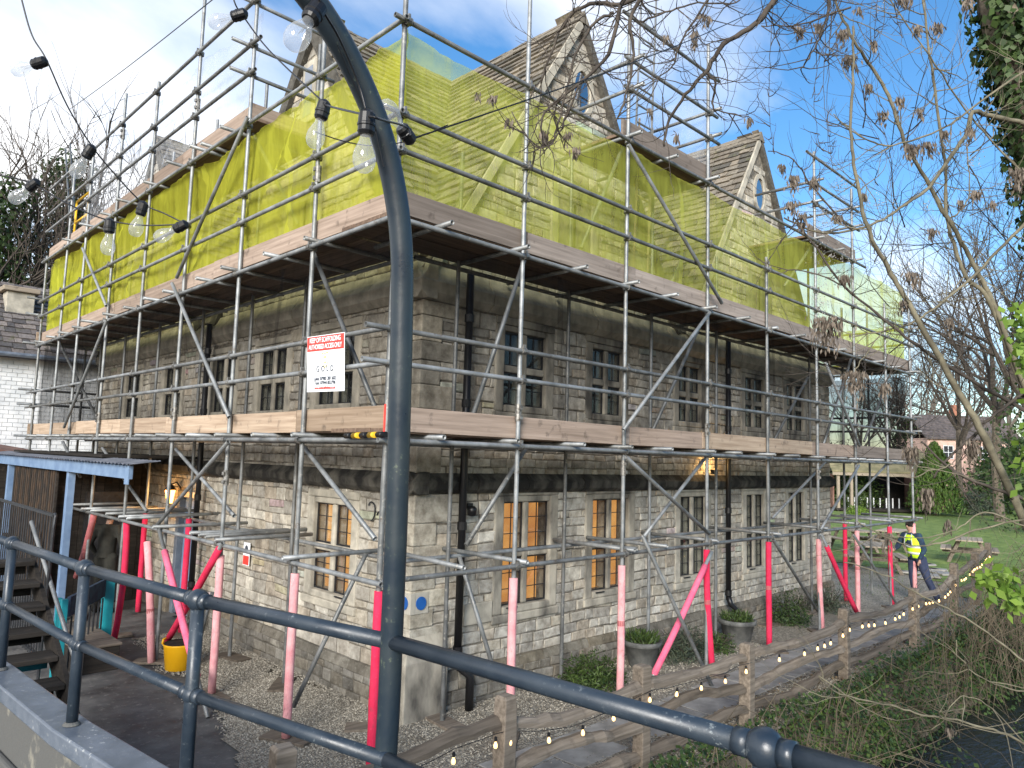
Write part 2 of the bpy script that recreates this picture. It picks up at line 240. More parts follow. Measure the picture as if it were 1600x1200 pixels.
# ------------------------------------------------------------------ mesh helpers
class MB:
    def __init__(s): s.v = []; s.f = []; s.t = []
    def add(s, vs, fs, tint=None):
        o = len(s.v); s.v += [tuple(v) for v in vs]
        for f in fs: s.f.append(tuple(i+o for i in f)); s.t.append(tint)
        return s
    def box(s, a, b, tint=None, M=None):
        x0, y0, z0 = a; x1, y1, z1 = b
        vs = [V((x, y, z)) for z in (z0, z1) for x, y in ((x0, y0), (x1, y0), (x1, y1), (x0, y1))]
        if M: vs = [M @ v for v in vs]
        return s.add(vs, [(0, 3, 2, 1), (4, 5, 6, 7), (0, 1, 5, 4), (1, 2, 6, 5), (2, 3, 7, 6), (3, 0, 4, 7)], tint)
    def path(s, pts, rad, n=8, tint=None, cap=True, flat=1.0):
        pts = [V(p) for p in pts]; k = len(pts)
        if not hasattr(rad, '__len__'): rad = [rad]*k
        up = None; rings = []
        for i in range(k):
            d = (pts[min(i+1, k-1)]-pts[max(i-1, 0)]).normalized()
            if up is None: up = d.orthogonal().normalized()
            a = (up-d*up.dot(d))
            a = a.normalized() if a.length > 1e-6 else d.orthogonal().normalized()
            up = a; b = d.cross(a)
            rings.append([pts[i]+rad[i]*(cos(2*pi*j/n)*a+flat*sin(2*pi*j/n)*b) for j in range(n)])
        vs = [v for r in rings for v in r]; fs = []
        for i in range(k-1):
            for j in range(n):
                j2 = (j+1) % n; fs.append((i*n+j, i*n+j2, (i+1)*n+j2, (i+1)*n+j))
        if cap: fs += [tuple(range(n-1, -1, -1)), tuple((k-1)*n+j for j in range(n))]
        return s.add(vs, fs, tint)
    def tube(s, p, q, r, n=8, tint=None): return s.path([p, q], r, n, tint)
    def lathe(s, prof, c=(0, 0, 0), n=16, M=None, tint=None):
        vs = []; fs = []
        for r, z in prof:
            for j in range(n): 
                v = V((r*cos(2*pi*j/n), r*sin(2*pi*j/n), z)); v = (M @ v) if M else v
                vs.append(v+V(c))
        for i in range(len(prof)-1):
            for j in range(n):
                j2 = (j+1) % n; fs.append((i*n+j, i*n+j2, (i+1)*n+j2, (i+1)*n+j))
        fs += [tuple(range(n-1, -1, -1)), tuple((len(prof)-1)*n+j for j in range(n))]
        return s.add(vs, fs, tint)
    def prism(s, poly, off, tint=None):
        n = len(poly); off = V(off); vs = [V(p) for p in poly]+[V(p)+off for p in poly]
        return s.add(vs, [tuple(range(n-1, -1, -1)), tuple(range(n, 2*n))]+[(i, (i+1) % n, n+(i+1) % n, n+i) for i in range(n)], tint)
    def mesh(s, name, mat, smooth=False):
        me = bpy.data.meshes.new(name); me.from_pydata(s.v, [], s.f)
        if any(t is not None for t in s.t):
            ca = me.color_attributes.new('tint', 'FLOAT_COLOR', 'CORNER'); dat = []
            for f, t in zip(s.f, s.t): dat += list(rgb(t or (.3, .28, .24)))*len(f)
            ca.data.foreach_set('color', dat)
        me.materials.append(MT[mat])
        if smooth: me.polygons.foreach_set('use_smooth', [True]*len(me.polygons))
        me.update(); return me
    def obj(s, name, mat, parent=None, smooth=False, bevel=0, local=False):
        return link(name, s.mesh(name, mat, smooth), parent, bevel, local)
def link(name, me, parent=None, bevel=0, local=False):
    o = bpy.data.objects.new(name, me); col.objects.link(o)
    if parent:
        o.parent = parent
        if not local: o.matrix_parent_inverse = Matrix.Translation(-wloc(parent))
    if bevel:
        b = o.modifiers.new('bevel', 'BEVEL'); b.width = bevel; b.segments = 2; b.limit_method = 'ANGLE'; b.angle_limit = radians(40)
    return o
def wloc(o): return o.location.copy() if o.type == 'EMPTY' else V((0, 0, 0))
def thing(name, label, cat, loc=(0, 0, 0), group=None, rotz=0, kind=None):
    o = bpy.data.objects.new(name, None); col.objects.link(o); o.location = loc; o.rotation_euler = (0, 0, rotz); o.empty_display_size = .2
    return tag(o, label, cat, group, kind)
def tag(o, label=None, cat=None, group=None, kind=None):
    if label: o['label'] = label
    if cat: o['category'] = cat
    if group: o['group'] = group
    if kind: o['kind'] = kind
    return o
def struct(name, mb, mat, **k):
    o = mb.obj(name, mat, **k); o['kind'] = 'structure'; return o
UT = {}
def tube_mesh(r, mat, n=12):
    k = (r, mat)
    if k not in UT:
        m = MB(); ri = r*.8; vs = []
        for rr, z in ((ri, .04), (ri, 0), (r, 0), (r, 1), (ri, 1), (ri, .96)): vs += [(rr*cos(2*pi*j/n), rr*sin(2*pi*j/n), z) for j in range(n)]
        fs = [(i*n+j, i*n+(j+1) % n, (i+1)*n+(j+1) % n, (i+1)*n+j) for i in range(5) for j in range(n)]
        fs += [tuple(range(n-1, -1, -1)), tuple(5*n+j for j in range(n))]
        m.add(vs, fs); UT[k] = m.mesh('tube', mat); 
        UT[k].polygons.foreach_set('use_smooth', [len(p.vertices) == 4 and abs(p.normal.z) < .5 for p in UT[k].polygons])
    return UT[k]
def tube_o(name, p, q, parent, r=.0242, mat='galvanised_steel'):
    p, q = V(p), V(q); o = link(name, tube_mesh(r, mat), parent); d = q-p
    o.location = p; o.rotation_mode = 'QUATERNION'; o.rotation_quaternion = d.to_track_quat('Z', 'Y'); o.scale = (1, 1, d.length); return o
def jit(a): return random.uniform(-a, a)
def leaf_quad(mb, p, nrm, ln, wd, tint=None, dirv=None):
    n = V(nrm).normalized(); a = (V(dirv)-n*V(dirv).dot(n)) if dirv is not None else n.orthogonal()
    if a.length < 1e-4: a = n.orthogonal()
    a.normalize()
    if dirv is None: a = Quaternion(n, random.uniform(0, 2*pi)) @ a
    b = n.cross(a); p = V(p)
    mb.add([p, p+a*ln*.45+b*wd*.5, p+a*ln, p+a*ln*.45-b*wd*.5], [(0, 1, 2, 3)], tint)
def rnd_dir():
    while 1:
        v = V((jit(1), jit(1), jit(1)))
        if .05 < v.length < 1: return v.normalized()

# ================================================================== SETTING
def nz(x, y, s=1.0, k=0): return mnoise.noise(V((x*s, y*s, k)))
WATER = -.62
def bank_y(x): return -1.75 + .12*sin(x*.5) - (.0 if x < 9 else .03*(x-9))
def ground_z(x, y):
    t = bank_y(x)-y
    if x < -30 or x > 60: t2 = t
    z = 0
    if t > 0: z = -1.1*min(1, (t/.75))**.8
    if t > 2.6: z = -1.1+1.1*min(1, (t-2.6)/.8)
    z += .02*nz(x, y, .8) if t < 0 else .06*nz(x, y, 1.5)
    far = max(0, x-22); z += .0*far
    return z-.03
g = MB(); xs = []; x = -60
while x < 160: xs.append(x); x += .4 if -6 < x < 18 else (1.5 if -20 < x < 40 else 8)
ys = []; y = -60
while y < 160: ys.append(y); y += .16 if -6.5 < y < -1.2 else (1.0 if -12 < y < 20 else 8)
vs = [(x, y, ground_z(x, y)) for y in ys for x in xs]; nx = len(xs)
g.add(vs, [(j*nx+i, j*nx+i+1, (j+1)*nx+i+1, (j+1)*nx+i) for j in range(len(ys)-1) for i in range(nx-1)])
struct('ground', g, 'earth', smooth=True)
def sheet(name, poly, z, mat, step=.5, amp=.008):
    # irregular polygon sheet, slightly uneven
    m = MB(); x0 = min(p[0] for p in poly); x1 = max(p[0] for p in poly); y0 = min(p[1] for p in poly); y1 = max(p[1] for p in poly)
    def inside(x, y):
        c = False; n = len(poly)
        for i in range(n):
            (ax, ay), (bx, by) = poly[i], poly[(i+1) % n]
            if (ay > y) != (by > y) and x < (bx-ax)*(y-ay)/(by-ay)+ax: c = not c
        return c
    nxx = max(1, int((x1-x0)/step)); nyy = max(1, int((y1-y0)/step)); idx = {}; vs = []; fs = []
    def vid(i, j):
        if (i, j) not in idx:
            x = x0+(x1-x0)*i/nxx; y = y0+(y1-y0)*j/nyy; idx[(i, j)] = len(vs); vs.append((x, y, z+amp*nz(x, y, .9, 3)))
        return idx[(i, j)]
    for i in range(nxx):
        for j in range(nyy):
            cx = x0+(x1-x0)*(i+.5)/nxx; cy = y0+(y1-y0)*(j+.5)/nyy
            if inside(cx+.22*nz(cx, cy, 1.3, 9)+.1*nz(cx, cy, 5, 2), cy+.2*nz(cx, cy, 1.4, 5)): fs.append((vid(i, j), vid(i+1, j), vid(i+1, j+1), vid(i, j+1)))
    m.add(vs, fs); return struct(name, m, mat, smooth=True)
sheet('gravel_yard', [(-.25, -1.6), (15.5, -1.55), (19, 1.8), (19, 5), (12.5, 5), (12.5, 2.5), (1, 2.5), (1.3, 6.6), (.25, 6.4), (.15, 4.2), (-.25, 2.6), (-.75, .6), (-1.2, -1.2)], .014, 'gravel', .05, .004)
sheet('courtyard_concrete', [(-2.78, -1.5), (-.7, -1.4), (0, .6), (.5, 2.6), (.9, 4.2), (1.0, 6.4), (1.3, 6.6), (1.3, 16), (-6, 16), (-6, 1.2), (-2.85, 1.2)], .0, 'dark_concrete', .12, .003)
sheet('lawn', [(13.9, -1.3), (17, .3), (19, 2.2), (19, 5), (12.5, 5.2), (12.5, 30), (90, 60), (110, -20), (40, -3.5), (20, -2.2)], .03, 'grass_ground', .7, .02)
wt = MB(); wt.add([(-40, -7, WATER), (60, -12, WATER), (60, -1, WATER), (-40, -1, WATER)], [(0, 1, 2, 3)]); struct('stream', wt, 'stream_water')
# grass blades on the near lawn
gb = MB()
for i in range(9000):
    x = random.uniform(13.6, 34); y = random.uniform(-2, 12)
    if x < 19 and y < 2.2+(x-19)*.55: continue
    if y < -1.3-(x-14)*.05: continue
    h = random.uniform(.03, .09); leaf_quad(gb, (x, y, .01), (jit(1), jit(1), .2), h, .012, dirv=(jit(.4), jit(.4), 1))
for i in range(2600):
    x = random.uniform(-1, 15); y = bank_y(x)+random.uniform(-.25, .35); leaf_quad(gb, (x, y, ground_z(x, y)), (jit(1), jit(1), .2), random.uniform(.05, .2), .012, dirv=(jit(.6), jit(.6), 1))
tag(gb.obj('grass', 'grass_blade'), 'short green grass growing on the lawn and bank edge', 'grass', kind='stuff')
leaf_mat('pebble', (.12, .105, .08), (.44, .40, .325), 0, .9)
pb = MB()
def pebbles(n, x0, x1, y0, y1, keep):
    for i in range(n):
        x = random.uniform(x0, x1); y = random.uniform(y0, y1)
        if not keep(x, y): continue
        r = random.uniform(.007, .017); a = random.uniform(0, 6.3); ca, sa = cos(a), sin(a); k = random.uniform(.5, .9); z = .014
        vs = [(x+ca*r, y+sa*r, z+jit(.004)), (x-sa*r*k, y+ca*r*k, z+jit(.004)), (x-ca*r*random.uniform(.7, 1), y-sa*r, z+jit(.004)), (x+sa*r*k, y-ca*r*k, z+jit(.004)), (x+jit(.004), y+jit(.004), z+r*random.uniform(.5, .9))]
        pb.add(vs, [(0, 1, 4), (1, 2, 4), (2, 3, 4), (3, 0, 4)])
pebbles(26000, -1.1, 7.5, -1.5, 1.1, lambda x, y: not (-.95 < y < -.1 and x > .2 and random.random() < .93) and x > -.75-.25*y+.25*nz(x, y, 1.5))
pebbles(20000, -.45, 1.2, 1.0, 6.4, lambda x, y: x > -.35+.13*(y-1)+.3*nz(x, y, 1.4)-.15*random.random())
tag(pb.obj('gravel', 'pebble'), 'loose pale gravel spread round the foot of the house', 'gravel', kind='stuff')
# stepping path of flagstones
path = MB(); path.box((.2, -.92, -.05), (13.2, -.16, .001)); pth = struct('path', path, 'earth')
x = .4
while x < 13:
    ln = random.uniform(.5, .85); nrow = random.choice((1, 2)); yy = -.88
    for k in range(nrow):
        wd = .70/nrow
        m = MB(); z = .020+jit(.006); m.box((x+.01, yy+.01, -.02), (x+ln-.012, yy+wd-.01, z), M=Matrix.Translation((0, jit(.02), 0)) @ Matrix.Translation((x, yy, 0)) @ Matrix.Rotation(jit(.03), 4, 'Z') @ Matrix.Translation((-x, -yy, 0)))
        m.obj('flagstone', 'flagstone', pth, bevel=.008); yy += wd
    x += ln
# bridge: deck, kerb, parapet wall with coping
PRX = [(-3.02, 1.0), (-2.96, .32), (-2.868, -.845), (-2.808, -1.894), (-2.701, -2.809), (-2.517, -3.671), (-2.434, -4.71), (-2.36, -5.7), (-2.1, -9)]
def strip(a_, b_, z0_, z1_):
    m = MB(); m.prism([(x_+a_, y_, z0_) for x_, y_ in PRX]+[(x_+b_, y_, z0_) for x_, y_ in reversed(PRX)], (0, 0, z1_-z0_)); return m
br = MB(); br.prism([(-9, 1.0, .9)]+[(x_-.062, y_, .9) for x_, y_ in PRX]+[(-9, -9, .9)], (0, 0, .47)); struct('road', br, 'tarmac')
pw = thing('parapet_wall', 'rendered low bridge parapet wall with blue grey painted coping under the railing', 'wall', (-2.8, -4, 0))
strip(-.06, .06, -1.2, 1.62).obj('wall_face', 'render_wall', pw); strip(-.072, .072, 1.621, 1.69).obj('coping', 'coping_paint', pw, bevel=.008); strip(-.095, -.0601, 1.36, 1.42).obj('kerb_fillet', 'render_wall', pw, bevel=.012)
m = MB(); m.box((-9, 1.001, -.3), (-2.96, 1.3, 1.36)); m.obj('end_wall', 'render_wall', pw)

# ================================================================== HOUSE
WX, WY, XE, YE = 1.28, 1.22, 12.55, 13.2
house = thing('stone_house', 'old two storey Cotswold style stone house with gables behind the scaffolding', 'house', (WX, WY, 0))
RW = [(2.57, 3.55, .93, 2.36, 'lit'), (4.30, 5.27, .93, 2.36, 'lit'), (6.53, 7.45, .93, 2.36, 'grey'), (8.71, 9.52, .88, 2.36, 'grey'), (10.41, 11.25, .85, 2.38, 'grey'),
      (2.50, 3.40, 3.40, 4.50, 'dark'), (4.24, 5.07, 3.40, 4.50, 'dark'), (6.46, 7.26, 3.42, 4.50, 'dark'), (8.67, 9.54, 3.44, 4.52, 'dark'), (10.37, 11.29, 3.46, 4.54, 'dark'),
      (3.45, 4.30, 5.45, 6.50, 'dark'), (8.95, 9.75, 5.50, 6.50, 'dark')]
LW = [(2.38, 3.42, 1.0, 2.26, 'lit'), (2.52, 3.54, 3.37, 4.45, 'dark'), (4.28, 5.26, 3.33, 4.40, 'dark'), (6.0, 6.95, 3.35, 4.40, 'dark'), (8.2, 9.2, 3.35, 4.40, 'dark'), (10.4, 11.4, 3.35, 4.4, 'dark'), (7.15, 8.05, 0, 2.1, 'door'), (3.7, 4.5, 5.5, 6.5, 'dark'), (9.8, 10.6, 5.5, 6.5, 'dark')]
GR = [(3.88, 9.2, 2.6), (9.28, 9.25, 2.6)]; GL = [(4.1, 9.2, 2.88), (10.45, 9.25, 3.0)]
EAVE = 5.0
def right_pt(u, z, d): return V((u, WY-d, z))      # d = proud of the wall plane
def left_pt(u, z, d): return V((WX-d, u, z))
def gable_lim(u, gables):
    return max([EAVE]+[pk-(pk-EAVE)*abs(u-c)/hw for c, pk, hw in gables])
TINTS = [(.39, .355, .29), (.37, .34, .285), (.35, .325, .275), (.42, .39, .325), (.33, .305, .26), (.39, .345, .265), (.31, .29, .25), (.43, .405, .35), (.37, .315, .24)]
def gen_stones(openings, u0, u1, z0, z1, gables=None, quoin0=True):
    res = []; z = z0; ci = 0
    while z < z1-.05:
        h = random.choice((.09, .11, .125, .14, .16, .185)); h = min(h, z1-z)
        zt = z+h
        cuts = [(a-.0, b+.0) for a, b, c, d, k in openings if d > z+.03 and c < zt-.03]
        segs = []; cur = u0
        for a, b in sorted(cuts):
            if a > cur: segs.append((cur, a))
            cur = max(cur, b)
        segs.append((cur, u1))
        for a, b in segs:
            u = a; first = True
            while u < b-.02:
                ln = random.uniform(.9, 2.3)*h+.05
                if quoin0 and first and a == u0: ln = .52 if ci % 2 else .30
                first = False
                if b-u-ln < .12: ln = b-u
                if gables:
                    lim = min(gable_lim(u, gables), gable_lim(u+ln, gables), )
                    if zt > lim+.10: u += ln; continue
                t = random.choice(TINTS); k = random.uniform(.9, 1.28); g0 = sum(t)/3; t = tuple((c*.72+g0*.28)*k for c in t)
                if h > .18 and random.random() < .22 and ln < .5:
                    zm = z+h*random.uniform(.4, .6); res += [(u, u+ln, z, zm, t), (u, u+ln, zm, zt, tuple(c*random.uniform(.85, 1.1) for c in t))]
                else: res.append((u, u+ln, z, zt, t))
                u += ln
        z = zt; ci += 1
    return res
def stone_geo(mb, st, fn, base=0):
    u0, u1, z0, z1, t = st; g = .007; pr = random.uniform(.008, .022)+base; e = .012
    a = [(u0+g, z0+g), (u1-g, z0+g), (u1-g, z1-g), (u0+g, z1-g)]
    a = [(x+jit(.012), z+jit(.009)) for x, z in a]; cx = (u0+u1)/2; cz = (z0+z1)/2
    inn = [(x+(e if x < cx else -e), z+(e if z < cz else -e)) for x, z in a]
    wp = lambda x, z: (x+.018*mnoise.noise(V((x*2.1, z*3.3, 1))), z+.020*mnoise.noise(V((x*1.3, z*2.3, 7)))+.008*mnoise.noise(V((x*5, z*6, 2))))
    a = [wp(*q) for q in a]; inn = [wp(*q) for q in inn]
    vs = [fn(x, z, base-.02) for x, z in a]+[fn(x+(-.004 if x > cx else .004)*0, z, pr*.55+base*.4) for x, z in a]+[fn(x, z, pr+jit(.005)) for x, z in inn]
    fs = [(8, 9, 10, 11)]+[(i, (i+1) % 4, 4+(i+1) % 4, 4+i) for i in range(4)]+[(4+i, 4+(i+1) % 4, 8+(i+1) % 4, 8+i) for i in range(4)]
    if fn is left_pt: fs = [tuple(reversed(f)) for f in fs]
    mb.add(vs, fs, t)
ALLST = []
def wall_back(name, fn, openings, u0, u1, z0, z1, gables, thick=.3):
    m = MB(); us = sorted(set([u0, u1]+[o[0] for o in openings]+[o[1] for o in openings]))
    for a, b in zip(us[:-1], us[1:]):
        if b-a < .005: continue
        ops = sorted([(o[2], o[3]) for o in openings if o[0] <= a+.001 and o[1] >= b-.001]); cur = z0
        for c, d in ops+[(z1, z1)]:
            if c > cur+.01:
                p = fn(a, cur, 0); q = fn(b, c, -thick); m.box([min(p[i], q[i]) for i in range(3)], [max(p[i], q[i]) for i in range(3)])
            cur = max(cur, d)
    return m.obj(name, 'mortar', house)
def gable_back(name, fn, c, pk, hw, wins):
    m = MB(); zt = EAVE; step = .25; z = EAVE
    while z < pk-.02:
        z2 = min(pk, z+step); h1 = hw*(pk-z)/(pk-EAVE); h2 = hw*(pk-z2)/(pk-EAVE)
        m.prism([fn(c-h1, z, 0), fn(c+h1, z, 0), fn(c+h2, z2, 0), fn(c-h2, z2, 0)], fn(0, 0, -.25)-fn(0, 0, 0)); z = z2
    return m.obj(name, 'mortar', house)
wr = wall_back('wall', right_pt, [o for o in RW if o[2] < 5], WX, XE, 0, EAVE, None); wl = wall_back('wall', left_pt, [o for o in LW if o[2] < 5], WY, YE, 0, EAVE, None)
m = MB(); m.box((WX+.75, WY+.75, 0), (XE-.3, YE-.3, EAVE-.02)); m.box((XE-.3, WY+.301, 0), (XE, YE-.3, EAVE-.05)); m.box((WX+.301, YE-.3, 0), (XE, YE, EAVE-.05)); m.obj('rear_walls', 'mortar', house)
for st in gen_stones([o for o in RW if o[2] < 5], WX-.02, XE, .40, 2.42): ALLST.append((st, right_pt, wr, 'stone'))
for st in gen_stones([o for o in RW if o[2] < 5], WX-.02, XE, 2.62, 4.62): ALLST.append((st, right_pt, wr, 'stone'))
for st in gen_stones([o for o in LW if o[2] < 5], WY-.02, YE, .40, 2.38): ALLST.append((st, left_pt, wl, 'stone_warm'))
for st in gen_stones([o for o in LW if o[2] < 5], WY-.02, YE, 2.56, 4.62): ALLST.append((st, left_pt, wl, 'stone_warm'))
for fn, gs, wl_, wins, mt in ((right_pt, GR, None, RW, 'stone'), (left_pt, GL, None, LW, 'stone_warm')):
    for c, pk, hw in gs:
        gp = gable_back('gable_wall', fn, c, pk, hw, None)
        ov = [(c-.22+.08, c+.22+.08, 7.75, 8.45, 'oval')]
        for st in gen_stones([o for o in wins if o[2] > 5]+ov, c-hw, c+hw, EAVE-.1, pk, [(c, pk, hw)], False):
            ALLST.append((st, fn, gp, mt))
def starea(st, fn):
    u0, u1, z0, z1, t = st; a = px(fn(u0, z0, 0)); b = px(fn(u1, z1, 0)); k = abs(a[0]-b[0])*abs(a[1]-b[1])
    if b[0] < 0 or a[0] > 1600 or b[1] > 1200 or b[1] < 0: k = 0
    return k
ALLST = [s_ for s_ in ALLST if not (s_[2] in (wr, wl) and s_[0][1] <= (WX if s_[1] is right_pt else WY)+.24)]
ALLST.sort(key=lambda s: -starea(s[0], s[1]))
rest = {}
for i, (st, fn, par, mt) in enumerate(ALLST):
    if i < 300:
        m = MB(); stone_geo(m, st, fn); m.obj('stone', mt, par)
    else: stone_geo(rest.setdefault((par.name, mt), (par, MB()))[1], st, fn)
for (k, mt), (par, m) in rest.items(): tag(m.obj('stone_facing', mt, par), kind='stuff')
# corner quoins, alternately long to either side
for z0_, z1_ in ((.42, 2.40), (2.64, 4.60)):
    z = z0_; k = 0
    while z < z1_-.02:
        h_ = min(random.uniform(.19, .30), z1_-z); h_ = z1_-z if z1_-z-h_ < .12 else h_
        lx, ly = (.50, .29) if k % 2 else (.29, .48); d_ = .034+jit(.004); t_ = random.choice(TINTS); kk = random.uniform(.75, 1.1); m = MB(); t_ = tuple(c_*kk for c_ in t_)
        xa, ya = WX-d_, WY-d_; m.box((xa, ya, z+.004), (WX+lx+jit(.04), WY+.1, z+h_-.004), t_); m.box((xa, WY+.1001, z+.004), (WX+.1, WY+ly+jit(.04), z+h_-.004), t_)
        m.obj('quoin', 'stone', house, bevel=.012); z += h_; k += 1
# plinth, string course, cornice as blocks
def band(name, mat, prof, u0, u1, fn, blk=(.5, .95), par=house):
    u = u0
    while u < u1-.02:
        ln = min(random.uniform(*blk), u1-u)
        if u1-u-ln < .25: ln = u1-u
        m = MB(); j = jit(.006); g_ = .004
        a = [fn(u+g_, z, d+j) for d, z in prof]; b = [fn(u+ln-g_, z, d+j) for d, z in prof]; n = len(prof)
        m.add(a+b, [tuple(range(n)), tuple(range(2*n-1, n-1, -1))]+[(i, n+i, n+(i+1) % n, (i+1) % n) for i in range(n)], random.choice(TINTS))
        m.obj(name, mat, par, bevel=.01); u += ln
for fn, a_, b_ in ((right_pt, WX-.06, XE), (left_pt, WY-.06, 7.1)):
    m = MB()
    for st_ in gen_stones([], a_, b_, -.03, .31, None, False): stone_geo(m, (st_[0], st_[1], st_[2], st_[3], tuple(c_*.9 for c_ in st_[4])), lambda u_, z_, d_, f_=fn: f_(u_, z_, d_+.075+.02*mnoise.noise(V((u_*3, z_*3, 0)))))
    if fn is left_pt: m.f = [tuple(reversed(f_)) for f_ in m.f]
    tag(m.obj('plinth_rubble', 'plinth_stone', house), kind='stuff')
PL = [(-.1, -.05), (.07, -.05), (.07, .30), (.085, .305), (.05, .41), (-.1, .43)]
SC = [(-.1, 2.40), (.05, 2.40), (.12, 2.45), (.14, 2.54), (.05, 2.63), (-.1, 2.65)]
CN = [(-.1, 4.60), (.04, 4.60), (.13, 4.68), (.15, 4.80), (.06, 4.92), (.03, 5.02), (-.1, 5.02)]
for fn, a, b in ((right_pt, WX-.1, XE), (left_pt, WY-.1, YE)):
    band('plinth_stone', 'dark_stone', PL, a, b if fn is right_pt else 7.1, fn)
    if fn is left_pt: band('plinth_stone', 'dark_stone', PL, 8.1, b, fn)
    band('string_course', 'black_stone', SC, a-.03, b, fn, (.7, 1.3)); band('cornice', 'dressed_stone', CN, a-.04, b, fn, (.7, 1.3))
# corner buttress with sloping head and blue plaques
m = MB(); m.prism([(WX-.17, WY-.17, 0), (WX+.42, WY-.17, 0), (WX+.42, WY-.17, .62), (WX-.17, WY-.17, .62)], (0, .5, 0)); m.add([(WX-.17, WY-.17, .62), (WX+.42, WY-.17, .62), (WX+.42, WY-.03, .86), (WX-.03, WY-.03, .86), (WX-.03, WY+.33, .86), (WX-.17, WY+.33, .62), (WX+.42, WY+.33, .62)], [(0, 1, 2, 3), (0, 3, 4, 5)]); m.obj('corner_buttress', 'dressed_weathered', house, bevel=.01)
for fn, u, in ((right_pt, WX+.10), (left_pt, WY+.06)):
    m = MB(); p = fn(u-.11, 1.10, -.02); q = fn(u+.11, 1.33, .045); m.box([min(p[i], q[i]) for i in range(3)], [max(p[i], q[i]) for i in range(3)]); st = m.obj('plaque_stone', 'plaque_stone', house, bevel=.004)
    m = MB(); m.prism([fn(u+.068*cos(t), 1.215+.072*sin(t), .045) for t in [2*pi*i/28 for i in range(28)]], fn(0, 0, .012)-fn(0, 0, 0)); m.obj('plaque', 'plaque_blue', st)
m = MB(); m.box((2.02, WY-.05, .88), (2.46, WY+.02, 1.12)); m.obj('stone_tablet', 'dressed_stone', house, bevel=.008)
for (yy, zz) in ((2.0, 2.22), (1.82, 2.12)):
    m = MB(); m.path([left_pt(yy+.07*cos(t)*(1 if t < pi else .9), zz+.075*sin(t*1.0)-.02*t, .035) for t in [i*.45 for i in range(12)]], .009, 6); m.obj('wall_tie', 'black_metal', house)
# windows
def window(op, fn):
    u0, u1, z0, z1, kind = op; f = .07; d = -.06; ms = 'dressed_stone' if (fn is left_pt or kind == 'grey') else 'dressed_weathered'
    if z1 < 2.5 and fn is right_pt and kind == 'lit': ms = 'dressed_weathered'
    def bx(a, b, c, e, d0, d1):
        p = fn(a, c, d0); q = fn(b, e, d1); return MB().box([min(p[i], q[i]) for i in range(3)], [max(p[i], q[i]) for i in range(3)])
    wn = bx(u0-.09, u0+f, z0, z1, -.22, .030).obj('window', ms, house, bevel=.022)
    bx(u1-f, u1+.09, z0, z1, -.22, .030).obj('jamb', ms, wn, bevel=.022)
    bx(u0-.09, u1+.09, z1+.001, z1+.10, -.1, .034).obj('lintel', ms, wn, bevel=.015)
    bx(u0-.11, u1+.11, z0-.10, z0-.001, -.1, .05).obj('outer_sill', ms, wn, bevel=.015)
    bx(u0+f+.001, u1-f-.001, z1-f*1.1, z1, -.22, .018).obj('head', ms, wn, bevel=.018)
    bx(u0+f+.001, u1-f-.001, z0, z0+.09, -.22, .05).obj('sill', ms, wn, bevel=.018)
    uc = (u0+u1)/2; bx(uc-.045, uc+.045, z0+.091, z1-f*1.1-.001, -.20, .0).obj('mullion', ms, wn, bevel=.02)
    tz = z0+(z1-z0)*.50; ztop = z1-f*1.1; has_t = (z1-z0) > .9
    lights = [(u0+f, uc-.045), (uc+.045, u1-f)]
    for a, b in lights:
        if has_t: bx(a+.001, b-.001, tz-.045, tz+.045, -.19, -.005).obj('transom', ms, wn, bevel=.015)
        for c, e in ([(z0+.09, tz-.045), (tz+.045, ztop)] if has_t else [(z0+.09, ztop)]):
            p = bx(a, b, c, e, -.062, -.058).obj('pane', 'window_glass', wn)
            m = MB()
            for k in range(1, 2): 
                uu = a+(b-a)*k/2; p0 = fn(uu-.005, c, -.057); p1 = fn(uu+.005, e, -.046); m.box([min(p0[i], p1[i]) for i in range(3)], [max(p0[i], p1[i]) for i in range(3)])
            nr = max(2, round((e-c)/.19))
            for k in range(1, nr):
                zz = c+(e-c)*k/nr; p0 = fn(a, zz-.005, -.056); p1 = fn(b, zz+.005, -.047); m.box([min(p0[i], p1[i]) for i in range(3)], [max(p0[i], p1[i]) for i in range(3)])
            for (aa, bb, cc, ee) in ((a, a+.018, c, e), (b-.018, b, c, e), (a+.018, b-.018, c, c+.018), (a+.018, b-.018, e-.018, e)):
                p0 = fn(aa, cc, -.057); p1 = fn(bb, ee, -.035); m.box([min(p0[i], p1[i]) for i in range(3)], [max(p0[i], p1[i]) for i in range(3)])
            m.obj('leading', 'black_metal', wn)
    bx(u0, u1, z0, z1, -.212, -.20).obj('room_back', {'lit': 'lit_room', 'grey': 'grey_blind', 'dark': 'dark_room'}[kind], wn)
    m = MB()
    for q in ((u0, u0+.02, z0, z1), (u1-.02, u1, z0, z1), (u0+.02, u1-.02, z0, z0+.02), (u0+.02, u1-.02, z1-.02, z1)):
        p0 = fn(q[0], q[2], -.24); p1 = fn(q[1], q[3], -.221); m.box([min(p0[i], p1[i]) for i in range(3)], [max(p0[i], p1[i]) for i in range(3)])
    m.obj('reveal', 'dressed_stone', wn)
    # hood mould
    if z0 < 5 and z1 > 2.3 and False: pass
    # casement stay bracket
    if z0 < 2: bx(u0+.12, u0+.3, z0+.07, z0+.085, .05, .07).obj('stay', 'black_metal', wn)
for op in RW: window(op, right_pt)
for op in LW:
    if op[4] != 'door': window(op, left_pt)
